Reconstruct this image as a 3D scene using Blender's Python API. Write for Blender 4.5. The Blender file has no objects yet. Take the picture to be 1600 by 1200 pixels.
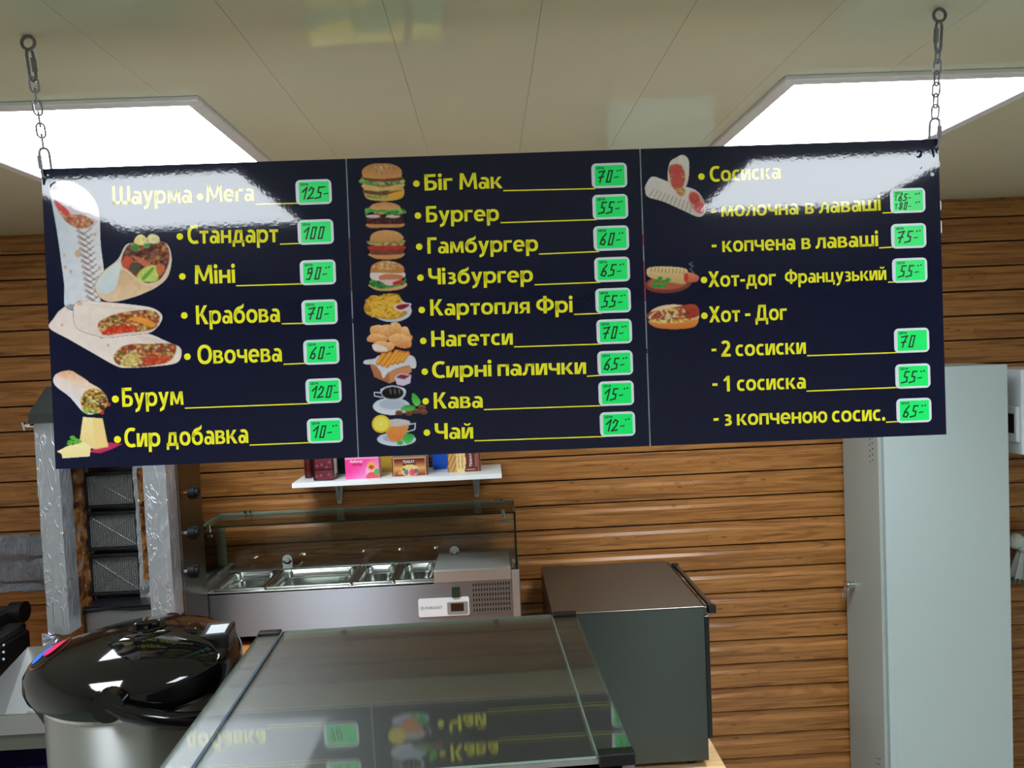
import bpy, bmesh, math, random
import numpy as np
from mathutils import Vector, Matrix, Euler

S = bpy.context.scene
COL = S.collection
PI = math.pi
random.seed(7)
# ---------------------------------------------------------------- camera
FPX = 1200.0                       # focal length in pixels of the 1600 px wide frame
CAM = np.array([0.0, 0.0, 1.95])
PITCH, YAW, ROLL = math.radians(2.46), math.radians(1.66), math.radians(2.48)
_f = np.array([math.sin(YAW)*math.cos(PITCH), math.cos(YAW)*math.cos(PITCH), -math.sin(PITCH)])
_r = np.array([math.cos(YAW), -math.sin(YAW), 0.0]); _d = np.cross(_f, _r)
RT = math.cos(ROLL)*_r + math.sin(ROLL)*_d
DN = -math.sin(ROLL)*_r + math.cos(ROLL)*_d
cam = bpy.data.cameras.new('camera'); cam.sensor_width = 36.0; cam.lens = 36.0*FPX/1600.0
cam.clip_start = 0.02
camo = bpy.data.objects.new('camera', cam); COL.objects.link(camo)
M = Matrix(((RT[0], -DN[0], -_f[0], 0), (RT[1], -DN[1], -_f[1], 0), (RT[2], -DN[2], -_f[2], 1.95), (0, 0, 0, 1)))
camo.matrix_world = M
S.camera = camo
# ---------------------------------------------------------------- world, exposure
PANEL_W = 4.5                       # extra downward light of each panel (prismatic diffuser)
w = bpy.data.worlds.new('world'); S.world = w; w.use_nodes = True
w.node_tree.nodes['Background'].inputs[0].default_value = (0.05, 0.055, 0.06, 1)
w.node_tree.nodes['Background'].inputs[1].default_value = 0.3
S.view_settings.view_transform = 'Standard'; S.view_settings.look = 'None'
S.view_settings.exposure = 1.30; S.view_settings.gamma = 1.0
S.view_settings.use_curve_mapping = False
S.cycles.sample_clamp_indirect = 4.0
LAMP = 7.0                          # radiance of the ceiling light diffusers
LAMP_COLOR = (0.87, 0.94, 1.0, 1)

def ray(x, y):
    return RT*(x-800)/FPX + DN*(y-600)/FPX + _f
def on(x, y, ax, v):
    d = ray(x, y); t = (v-CAM[ax])/d[ax]; return CAM + t*d

# ---------------------------------------------------------------- materials
def lin(c):
    return tuple((v/255/12.92 if v/255 <= .04045 else ((v/255+.055)/1.055)**2.4) for v in c)
class N:
    def __init__(s, name):
        s.m = bpy.data.materials.new(name); s.m.use_nodes = True
        s.t = s.m.node_tree; s.b = s.t.nodes['Principled BSDF']; s.out = s.t.nodes['Material Output']
    def n(s, kind, **k):
        x = s.t.nodes.new(kind)
        for a, v in k.items():
            if a.startswith('i_'):
                key = a[2:]; key = int(key) if key.isdigit() else key.replace('_', ' ')
                x.inputs[key].default_value = v
            else: setattr(x, a, v)
        return x
    def l(s, a, b): s.t.links.new(a, b)
    def set(s, **k):
        for a, v in k.items(): s.b.inputs[a.replace('_', ' ')].default_value = v
        return s
def mat(name, rgb, rough=.5, metal=0., spec=.5, bump=None, **k):
    m = N(name); m.set(Base_Color=(*lin(rgb), 1), Roughness=rough, Metallic=metal)
    m.b.inputs['Specular IOR Level'].default_value = spec
    for a, v in k.items(): m.b.inputs[a.replace('_', ' ')].default_value = v
    g = m.n('ShaderNodeNewGeometry')
    nz = m.n('ShaderNodeTexNoise', i_Scale=bump[0] if bump else 90.0, i_Detail=3.0)
    m.l(g.outputs['Position'], nz.inputs['Vector'])
    # slight roughness wear everywhere
    mr = m.n('ShaderNodeMapRange', i_3=max(rough-.04, .01), i_4=rough+.05)
    m.l(nz.outputs['Fac'], mr.inputs[0]); m.l(mr.outputs[0], m.b.inputs['Roughness'])
    if bump:
        bp = m.n('ShaderNodeBump', i_Strength=bump[1], i_Distance=bump[2] if len(bump) > 2 else .001)
        m.l(nz.outputs['Fac'], bp.inputs['Height']); m.l(bp.outputs[0], m.b.inputs['Normal'])
    return m.m
def steel(name, tang, rough=.3, aniso=.85, rgb=(168, 168, 166), bscale=(3, 3, 400), streak=.10):
    m = N(name); m.set(Metallic=1.0, Roughness=rough)
    m.b.inputs['Anisotropic'].default_value = aniso
    v = m.n('ShaderNodeCombineXYZ'); v.inputs[0].default_value, v.inputs[1].default_value, v.inputs[2].default_value = tang
    m.l(v.outputs[0], m.b.inputs['Tangent'])
    g = m.n('ShaderNodeNewGeometry'); mp = m.n('ShaderNodeMapping'); mp.inputs['Scale'].default_value = bscale
    m.l(g.outputs['Position'], mp.inputs[0])
    nz = m.n('ShaderNodeTexNoise', i_Scale=1.0, i_Detail=4.0); m.l(mp.outputs[0], nz.inputs['Vector'])
    c = lin(rgb); lo = tuple(x*(1-streak) for x in c)
    mx = m.n('ShaderNodeMix', data_type='RGBA'); mx.inputs[6].default_value = (*lo, 1); mx.inputs[7].default_value = (*c, 1)
    m.l(nz.outputs['Fac'], mx.inputs[0]); m.l(mx.outputs[2], m.b.inputs['Base Color'])
    bp = m.n('ShaderNodeBump', i_Strength=.06, i_Distance=.0005); m.l(nz.outputs['Fac'], bp.inputs['Height']); m.l(bp.outputs[0], m.b.inputs['Normal'])
    return m.m
def glass(name, tint=(.82, .92, .87), refl=1.0, haze=0.0):
    m = N(name); t = m.t
    tr = m.n('ShaderNodeBsdfTransparent'); tr.inputs[0].default_value = (*tint, 1)
    gl = m.n('ShaderNodeBsdfGlossy'); gl.inputs['Roughness'].default_value = .02
    fr = m.n('ShaderNodeFresnel', i_IOR=1.5)
    mu = m.n('ShaderNodeMath', operation='MULTIPLY', i_1=refl); m.l(fr.outputs[0], mu.inputs[0])
    mx = m.n('ShaderNodeMixShader'); m.l(mu.outputs[0], mx.inputs[0]); m.l(tr.outputs[0], mx.inputs[1]); m.l(gl.outputs[0], mx.inputs[2])
    m.l(mx.outputs[0], m.out.inputs[0]); return m.m
def foil(name, rgb=(200, 200, 202), scale=35., strength=.9, dirt=None, grid=False):
    m = N(name); m.set(Metallic=.85, Roughness=.36)
    g = m.n('ShaderNodeNewGeometry')
    mp = m.n('ShaderNodeMapping'); mp.inputs['Rotation'].default_value = (0, .75, 0); mp.inputs['Scale'].default_value = (1, 1, .28)
    m.l(g.outputs['Position'], mp.inputs[0])
    nz = m.n('ShaderNodeTexNoise', i_Scale=scale, i_Detail=3.0, i_Distortion=.8); m.l(mp.outputs[0], nz.inputs['Vector'])
    rg = m.n('ShaderNodeMath', operation='ABSOLUTE'); sb = m.n('ShaderNodeMath', operation='SUBTRACT', i_1=.5)
    m.l(nz.outputs['Fac'], sb.inputs[0]); m.l(sb.outputs[0], rg.inputs[0])
    sm = m.n('ShaderNodeMapRange', i_2=.035, i_3=1.0, i_4=0.0, interpolation_type='SMOOTHSTEP'); m.l(rg.outputs[0], sm.inputs[0])
    vo = m.n('ShaderNodeTexVoronoi', i_Scale=scale*.6); m.l(g.outputs['Position'], vo.inputs['Vector'])
    ad = m.n('ShaderNodeMath', operation='MULTIPLY_ADD', i_1=.12); m.l(vo.outputs['Distance'], ad.inputs[0]); m.l(sm.outputs[0], ad.inputs[2])
    bp = m.n('ShaderNodeBump', i_Strength=strength, i_Distance=.004); m.l(ad.outputs[0], bp.inputs['Height']); m.l(bp.outputs[0], m.b.inputs['Normal'])
    c = m.n('ShaderNodeMix', data_type='RGBA'); c.inputs[6].default_value = (*lin(rgb), 1)
    c.inputs[7].default_value = (*lin(tuple(min(255, v*1.12) for v in rgb)), 1)
    m.l(sm.outputs[0], c.inputs[0]); m.l(c.outputs[2], m.b.inputs['Base Color'])
    if dirt:
        n2 = m.n('ShaderNodeTexNoise', i_Scale=26.0, i_Detail=6.0); m.l(g.outputs['Position'], n2.inputs['Vector'])
        rp = m.n('ShaderNodeValToRGB'); r = rp.color_ramp
        r.elements[0].position = .3; r.elements[0].color = (*lin((20, 12, 8)), 1)
        r.elements[1].position = .72; r.elements[1].color = (*lin((150, 140, 125)), 1)
        e = r.elements.new(.43); e.color = (*lin((88, 48, 20)), 1)
        e = r.elements.new(.55); e.color = (*lin((150, 98, 42)), 1)
        m.l(n2.outputs['Fac'], rp.inputs[0]); m.l(rp.outputs[0], m.b.inputs['Base Color'])
        m.b.inputs['Metallic'].default_value = .5; m.b.inputs['Roughness'].default_value = .4
    return m.m

def wood_siding():
    m = N('wood_grain_siding'); m.b.inputs['Specular IOR Level'].default_value = .35
    oi = m.n('ShaderNodeObjectInfo'); g = m.n('ShaderNodeTexCoord')
    sc = m.n('ShaderNodeVectorMath', operation='SCALE'); sc.inputs['Scale'].default_value = 37.3
    m.l(oi.outputs['Location'], sc.inputs[0])
    ad = m.n('ShaderNodeVectorMath', operation='ADD'); m.l(g.outputs['Object'], ad.inputs[0]); m.l(sc.outputs[0], ad.inputs[1])
    def nz(scale, vs, det=5., dist=0.):
        mp = m.n('ShaderNodeMapping'); mp.inputs['Scale'].default_value = vs; m.l(ad.outputs[0], mp.inputs[0])
        t = m.n('ShaderNodeTexNoise', i_Scale=scale, i_Detail=det, i_Distortion=dist); m.l(mp.outputs[0], t.inputs['Vector']); return t.outputs['Fac']
    # knots : rings round sparse cells, long grain flowing past them
    mp = m.n('ShaderNodeMapping'); mp.inputs['Scale'].default_value = (1.0, 1, 3.4); m.l(ad.outputs[0], mp.inputs[0])
    vo = m.n('ShaderNodeTexVoronoi', voronoi_dimensions='2D', i_Scale=2.6, i_Randomness=1.0)
    sx = m.n('ShaderNodeSeparateXYZ'); m.l(mp.outputs[0], sx.inputs[0]); zz = m.n('ShaderNodeMath', operation='ADD'); m.l(sx.outputs['Z'], zz.inputs[0]); m.l(oi.outputs['Random'], zz.inputs[1])
    cx = m.n('ShaderNodeCombineXYZ'); m.l(sx.outputs['X'], cx.inputs[0]); m.l(zz.outputs[0], cx.inputs[1]); m.l(cx.outputs[0], vo.inputs['Vector'])
    kn = m.n('ShaderNodeMapRange', i_1=0.0, i_2=.2, i_3=1.0, i_4=0.0, interpolation_type='SMOOTHSTEP'); m.l(vo.outputs['Distance'], kn.inputs[0])
    fine = nz(1., (2.4, 4, 95), 6., .6)
    broad = nz(1., (.9, 2, 16), 4., 1.2)
    kd = m.n('ShaderNodeMath', operation='MULTIPLY_ADD', i_1=.9); m.l(kn.outputs[0], kd.inputs[0]); m.l(broad, kd.inputs[2])
    wv = m.n('ShaderNodeMath', operation='MULTIPLY', i_1=42.0); m.l(kd.outputs[0], wv.inputs[0])
    sn = m.n('ShaderNodeMath', operation='SINE'); m.l(wv.outputs[0], sn.inputs[0])
    ring = m.n('ShaderNodeMapRange', i_1=-.2, i_2=1.0, i_3=0.0, i_4=1.0); m.l(sn.outputs[0], ring.inputs[0])
    rp = m.n('ShaderNodeValToRGB'); r = rp.color_ramp
    r.elements[0].position = .30; r.elements[0].color = (*lin((144, 96, 50)), 1)
    r.elements[1].position = .66; r.elements[1].color = (*lin((172, 118, 62)), 1)
    e = r.elements.new(.47); e.color = (*lin((158, 107, 56)), 1)
    m.l(fine, rp.inputs[0])
    m1 = m.n('ShaderNodeMix', data_type='RGBA', blend_type='MULTIPLY'); m1.inputs[7].default_value = (*lin((176, 148, 118)), 1)
    f1 = m.n('ShaderNodeMath', operation='MULTIPLY', i_1=.5); m.l(ring.outputs[0], f1.inputs[0])
    m.l(f1.outputs[0], m1.inputs[0]); m.l(rp.outputs[0], m1.inputs[6])
    streak = nz(1., (1.3, 3, 40), 3., 1.5)
    st = m.n('ShaderNodeMapRange', i_1=.58, i_2=.74, i_3=0.0, i_4=.8); m.l(streak, st.inputs[0])
    m2 = m.n('ShaderNodeMix', data_type='RGBA'); m2.inputs[7].default_value = (*lin((84, 52, 28)), 1)
    m.l(st.outputs[0], m2.inputs[0]); m.l(m1.outputs[2], m2.inputs[6])
    kc = m.n('ShaderNodeMapRange', i_1=0.0, i_2=.05, i_3=.85, i_4=0.0); m.l(vo.outputs['Distance'], kc.inputs[0])
    m3 = m.n('ShaderNodeMix', data_type='RGBA'); m3.inputs[7].default_value = (*lin((74, 40, 20)), 1)
    m.l(kc.outputs[0], m3.inputs[0]); m.l(m2.outputs[2], m3.inputs[6]); m.l(m3.outputs[2], m.b.inputs['Base Color'])
    rr = m.n('ShaderNodeMapRange', i_3=.22, i_4=.36); m.l(fine, rr.inputs[0]); m.l(rr.outputs[0], m.b.inputs['Roughness'])
    bp = m.n('ShaderNodeBump', i_Strength=.25, i_Distance=.0006); m.l(fine, bp.inputs['Height']); m.l(bp.outputs[0], m.b.inputs['Normal'])
    return m.m
def wood_plain(name, a, b, rough=.4):
    m = N(name); g = m.n('ShaderNodeNewGeometry'); mp = m.n('ShaderNodeMapping'); mp.inputs['Scale'].default_value = (3, 40, 40)
    m.l(g.outputs['Position'], mp.inputs[0]); t = m.n('ShaderNodeTexNoise', i_Scale=1.0, i_Detail=5.0); m.l(mp.outputs[0], t.inputs['Vector'])
    rp = m.n('ShaderNodeValToRGB'); rp.color_ramp.elements[0].color = (*lin(a), 1); rp.color_ramp.elements[0].position = .35
    rp.color_ramp.elements[1].color = (*lin(b), 1); rp.color_ramp.elements[1].position = .65
    m.l(t.outputs['Fac'], rp.inputs[0]); m.l(rp.outputs[0], m.b.inputs['Base Color']); m.set(Roughness=rough); return m.m

# glossy laminate print: shared film relief so reflections run unbroken over board and print
def film(m):
    g = m.n('ShaderNodeNewGeometry')
    n1 = m.n('ShaderNodeTexNoise', i_Scale=150.0, i_Detail=2.0); m.l(g.outputs['Position'], n1.inputs['Vector'])
    n2 = m.n('ShaderNodeTexNoise', i_Scale=14.0, i_Detail=1.0); m.l(g.outputs['Position'], n2.inputs['Vector'])
    b2 = m.n('ShaderNodeBump', i_Strength=1.0, i_Distance=.00002); m.l(n2.outputs['Fac'], b2.inputs['Height'])
    b1 = m.n('ShaderNodeBump', i_Strength=1.0, i_Distance=.00004); m.l(n1.outputs['Fac'], b1.inputs['Height']); m.l(b2.outputs[0], b1.inputs['Normal'])
    m.l(b1.outputs[0], m.b.inputs['Normal']); m.set(Roughness=.045); m.b.inputs['Specular IOR Level'].default_value = .50; m.set(Coat_Weight=.04, Coat_Roughness=.24)
NAVY = (10, 15, 46)
def printmat(name, rgb=None):
    m = N(name)
    if rgb is None:
        a = m.n('ShaderNodeVertexColor', layer_name='Col'); m.l(a.outputs['Color'], m.b.inputs['Base Color'])
    else: m.set(Base_Color=(*lin(rgb), 1))
    film(m); return m.m

MT = {}
MT['siding'] = wood_siding()
MT['ceiling'] = mat('white_gloss_plastic_panel', (210, 211, 184), .045, spec=.55, bump=(1.6, .2, .02))
MT['ceilback'] = mat('panel_joint', (150, 148, 138), .6)
MT['wallpaint'] = mat('cream_wall_paint', (222, 220, 210), .7, bump=(60, .2))
MT['floor'] = mat('grey_floor_tile', (186, 184, 178), .35, bump=(8, .2))
MT['lampframe'] = mat('white_lamp_frame', (222, 222, 220), .35)
m = N('lit_diffuser'); m.set(Base_Color=(1, 1, 1, 1)); m.b.inputs['Emission Color'].default_value = LAMP_COLOR; m.b.inputs['Emission Strength'].default_value = LAMP; MT['lamp'] = m.m
MT['board'] = printmat('navy_laminate', NAVY)
MT['yellow'] = printmat('yellow_print', (252, 244, 44))
MT['print'] = printmat('food_print')
MT['foam'] = mat('white_foam_edge', (225, 228, 232), .5)
MT['tagwhite'] = mat('white_laminated_card', (232, 240, 246), .3)
MT['taggreen'] = mat('fluorescent_green_card', (8, 255, 118), .35)
MT['ink'] = mat('dark_green_ink', (8, 62, 34), .5)
MT['chain'] = mat('zinc_chain', (150, 150, 160), .3, .4)
MT['hook'] = mat('dull_zinc_hardware', (120, 124, 126), .4, .6)
MT['chrome'] = mat('chrome', (215, 215, 215), .1, 1.0)
MT['steel_h'] = steel('brushed_steel_horizontal', (0, 0, 1), .46, .95, rgb=(148, 153, 160))               # front faces, grain runs sideways
MT['steel_top'] = steel('brushed_steel_top', (0, 1, 0), .60, .84, bscale=(3, 400, 3), rgb=(225, 226, 226))
MT['steel_light'] = steel('satin_steel', (0, 0, 1), .45, .7, rgb=(180, 181, 180))
MT['steel_pan'] = mat('polished_pan_steel', (200, 204, 200), .20, 1.0)
MT['steel_dark'] = steel('dark_oven_steel', (0, 0, 1), .36, .9, rgb=(72, 78, 74))
MT['steel_wood_tint'] = steel('oven_roof_steel', (0, 1, 0), .34, .7, rgb=(128, 122, 114), bscale=(3, 200, 3))  # brown reflection of the wood wall is put into this steel colour
MT['steel_side'] = steel('grill_side_steel', (0, 0, 1), .34, .8, rgb=(92, 84, 76))
MT['black'] = mat('black_plastic', (14, 14, 15), .35)
MT['blackgloss'] = mat('black_gloss_plastic', (8, 8, 10), .06, spec=.6)
MT['darkgap'] = mat('dark_cavity', (10, 10, 10), .8)
MT['white'] = mat('white_shelf_laminate', (232, 238, 240), .35)
MT['grey'] = mat('grey_powder_coat', (172, 186, 186), .42, bump=(220, .05))
MT['greydoor'] = mat('grey_powder_coat_door', (158, 166, 160), .42, bump=(220, .05))
MT['whiteplastic'] = mat('white_plastic', (214, 222, 226), .35)
MT['glass'] = glass('clear_glass', (.96, .98, .97))
MT['glass_top'] = glass('green_tinted_glass', (.90, .95, .92), .9)
MT['glass_edge'] = mat('dark_green_glass_edge', (10, 22, 16), .15)
MT['glass_edge_l'] = mat('pale_green_glass_edge', (150, 176, 160), .15)
MT['glass_clear'] = glass('counter_glass', (.98, .99, .985), .8)
MT['foil'] = foil('aluminium_foil', (180, 184, 192), 30., .5)
MT['foilwall'] = foil('dull_wall_foil', (140, 146, 158), 60., .8); MT['foilwall'].node_tree.nodes['Principled BSDF'].inputs['Metallic'].default_value = .35
MT['burnt'] = foil('scorched_foil', (150, 120, 90), 40., .8, dirt=True)
MT['mesh'] = mat('burner_mesh', (118, 120, 117), .45, .6)
MT['counterwood'] = wood_plain('orange_brown_worktop', (160, 96, 50), (205, 135, 80))
MT['plank'] = wood_plain('pale_plywood', (205, 165, 115), (232, 196, 146), .5)
MT['greyedge'] = mat('grey_green_edge_band', (92, 98, 86), .45)
MT['darkmetal'] = mat('black_painted_metal', (18, 20, 24), .32, .3)
MT['roofgrey'] = mat('dark_grey_metal', (62, 66, 64), .35, .7)
MT['bluepl'] = mat('blue_plastic', (16, 30, 130), .4)
MT['colprint'] = N('packaging_print').m
_m = MT['colprint']; _a = _m.node_tree.nodes.new('ShaderNodeVertexColor'); _a.layer_name = 'Col'
_m.node_tree.links.new(_a.outputs['Color'], _m.node_tree.nodes['Principled BSDF'].inputs['Base Color'])
_m.node_tree.nodes['Principled BSDF'].inputs['Roughness'].default_value = .3
MT['clear'] = glass('clear_plastic', (.86, .84, .85), 1.5)
MT['logo'] = mat('blue_grey_ink', (70, 90, 120), .5)
MT['screen'] = mat('dark_display_glass', (26, 12, 12), .12)
MT['switch'] = mat('dark_green_switch', (8, 46, 36), .2)
MT['greybezel'] = mat('grey_bezel', (128, 132, 130), .4)
MT['whiteprint'] = mat('white_ink', (235, 232, 228), .5)
MT['plush'] = mat('white_plush', (190, 196, 190), .9, bump=(120, 1., .004))
MT['plushgreen'] = mat('green_plush', (52, 96, 78), .9, bump=(120, 1., .004))
MT['redseg'] = mat('red_seam_segment', (170, 30, 34), .4)
MT['brownseg'] = mat('brown_seam_segment', (120, 72, 50), .5)

# ---------------------------------------------------------------- geometry helpers
def obj(name, bm, m, parent=None, smooth=False, loc=None):
    me = bpy.data.meshes.new(name)
    if isinstance(bm, bmesh.types.BMesh):
        bmesh.ops.recalc_face_normals(bm, faces=bm.faces); bm.to_mesh(me); bm.free()
    else: me = bm
    if m: me.materials.append(MT[m] if isinstance(m, str) else m)
    o = bpy.data.objects.new(name, me); COL.objects.link(o)
    if smooth:
        for p in me.polygons: p.use_smooth = True
        try: me.set_sharp_from_angle(angle=math.radians(40))
        except Exception: pass
    if parent is not None: o.parent = parent
    if loc is not None: o.location = loc
    return o
def thing(name, label, cat, loc=(0, 0, 0), rot=(0, 0, 0), group=None):
    o = bpy.data.objects.new(name, None); o.empty_display_size = .05; COL.objects.link(o)
    o.location = loc; o.rotation_euler = rot; o['label'] = label; o['category'] = cat
    if group: o['group'] = group
    return o
def tag(o, label, cat, group=None):
    o['label'] = label; o['category'] = cat
    if group: o['group'] = group
    return o
def struct(o): o['kind'] = 'structure'; return o
def box(bm, x0, x1, y0, y1, z0, z1, bev=0, seg=1):
    r = bmesh.ops.create_cube(bm, size=1.0)
    for v in r['verts']:
        v.co = Vector((x0+(x1-x0)*(v.co.x+.5), y0+(y1-y0)*(v.co.y+.5), z0+(z1-z0)*(v.co.z+.5)))
    if bev > 0:
        es = list({e for v in r['verts'] for e in v.link_edges})
        bmesh.ops.bevel(bm, geom=es, offset=bev, segments=seg, affect='EDGES', profile=.6)
    return bm
def BX(*a, **k): return box(bmesh.new(), *a, **k)
def tube(bm, pts, rad, n=8, closed=False):
    pts = [Vector(p) for p in pts]; m_ = len(pts); rings = []; up0 = None
    for i, p in enumerate(pts):
        a = pts[(i-1) % m_] if (closed or i > 0) else p; b = pts[(i+1) % m_] if (closed or i < m_-1) else p
        t = (b-a).normalized()
        if up0 is None:
            up = Vector((0, 0, 1)) if abs(t.z) < .9 else Vector((0, 1, 0))
            s = t.cross(up).normalized()
        else: s = (up0 - t*up0.dot(t)).normalized()
        up0 = s; q = t.cross(s); r = rad[i] if isinstance(rad, (list, tuple)) else rad
        rings.append([bm.verts.new(p + (s*math.cos(2*PI*k/n) + q*math.sin(2*PI*k/n))*r) for k in range(n)])
    for i in range(m_ if closed else m_-1):
        A, B = rings[i], rings[(i+1) % m_]
        for k in range(n): bm.faces.new((A[k], A[(k+1) % n], B[(k+1) % n], B[k]))
    if not closed:
        bm.faces.new(rings[0][::-1]); bm.faces.new(rings[-1])
    return bm
def lathe(bm, prof, n=40, c=(0, 0), cap=True, fx=lambda a, r: r):
    rings = []
    for r, z in prof:
        rings.append([bm.verts.new((c[0]+math.cos(2*PI*k/n)*fx(2*PI*k/n, r), c[1]+math.sin(2*PI*k/n)*fx(2*PI*k/n, r), z)) for k in range(n)])
    for A, B in zip(rings, rings[1:]):
        for k in range(n): bm.faces.new((A[k], A[(k+1) % n], B[(k+1) % n], B[k]))
    if cap: bm.faces.new(rings[0][::-1]); bm.faces.new(rings[-1])
    return bm
def prism(bm, pts, axis, a, b):
    """closed outline pts extruded along axis from a to b"""
    def mk(p, t):
        if axis == 0: return (t, p[0], p[1])
        if axis == 1: return (p[0], t, p[1])
        return (p[0], p[1], t)
    A = [bm.verts.new(mk(p, a)) for p in pts]; B = [bm.verts.new(mk(p, b)) for p in pts]; n = len(pts)
    bm.faces.new(A[::-1]); bm.faces.new(B)
    for i in range(n): bm.faces.new((A[i], A[(i+1) % n], B[(i+1) % n], B[i]))
    return bm
def rrect(x0, x1, z0, z1, r, n=5):
    out = []
    for cx, cz, a in ((x1-r, z1-r, 0), (x0+r, z1-r, 90), (x0+r, z0+r, 180), (x1-r, z0+r, 270)):
        for i in range(n+1):
            t = math.radians(a+90*i/n); out.append((cx+r*math.cos(t), cz+r*math.sin(t)))
    return out
def cyl(bm, c, axis, r, a, b, n=20):
    pts = [(c[0]+r*math.cos(2*PI*k/n), c[1]+r*math.sin(2*PI*k/n)) for k in range(n)]
    return prism(bm, pts, axis, a, b)

# ---------------------------------------------------------------- glyphs (bold humanist sans), em units, cap .70, x .50
def _B(x0, y0, x1, y1): return [[(x0, y0), (x1, y0), (x1, y1), (x0, y1)]]
def _P(*p): return [list(p)]
def _A(cx, cy, rx, ry, a0, a1, V=.145, H=.112, n=None):
    n = n or max(4, int(abs(a1-a0)/15)); o = []
    def pt(a, rx, ry):
        c, s = math.cos(a), math.sin(a); e = 2/2.25
        return (cx+rx*math.copysign(abs(c)**e, c), cy+ry*math.copysign(abs(s)**e, s))
    for i in range(n):
        a, b = math.radians(a0+(a1-a0)*i/n), math.radians(a0+(a1-a0)*(i+1)/n)
        o.append([pt(a, rx, ry), pt(b, rx, ry), pt(b, rx-V, ry-H), pt(a, rx-V, ry-H)])
    return o
def _D(cx, cy, r, n=14): return [[(cx+r*math.cos(2*PI*k/n), cy+r*math.sin(2*PI*k/n)) for k in range(n)]]
_i = _B(0, 0, .14, .5)
_v = _B(0, 0, .14, .5)+_B(.36, 0, .5, .5)
_ii = _v+_P((.09, 0), (.22, 0), (.41, .5), (.28, .5))
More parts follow.
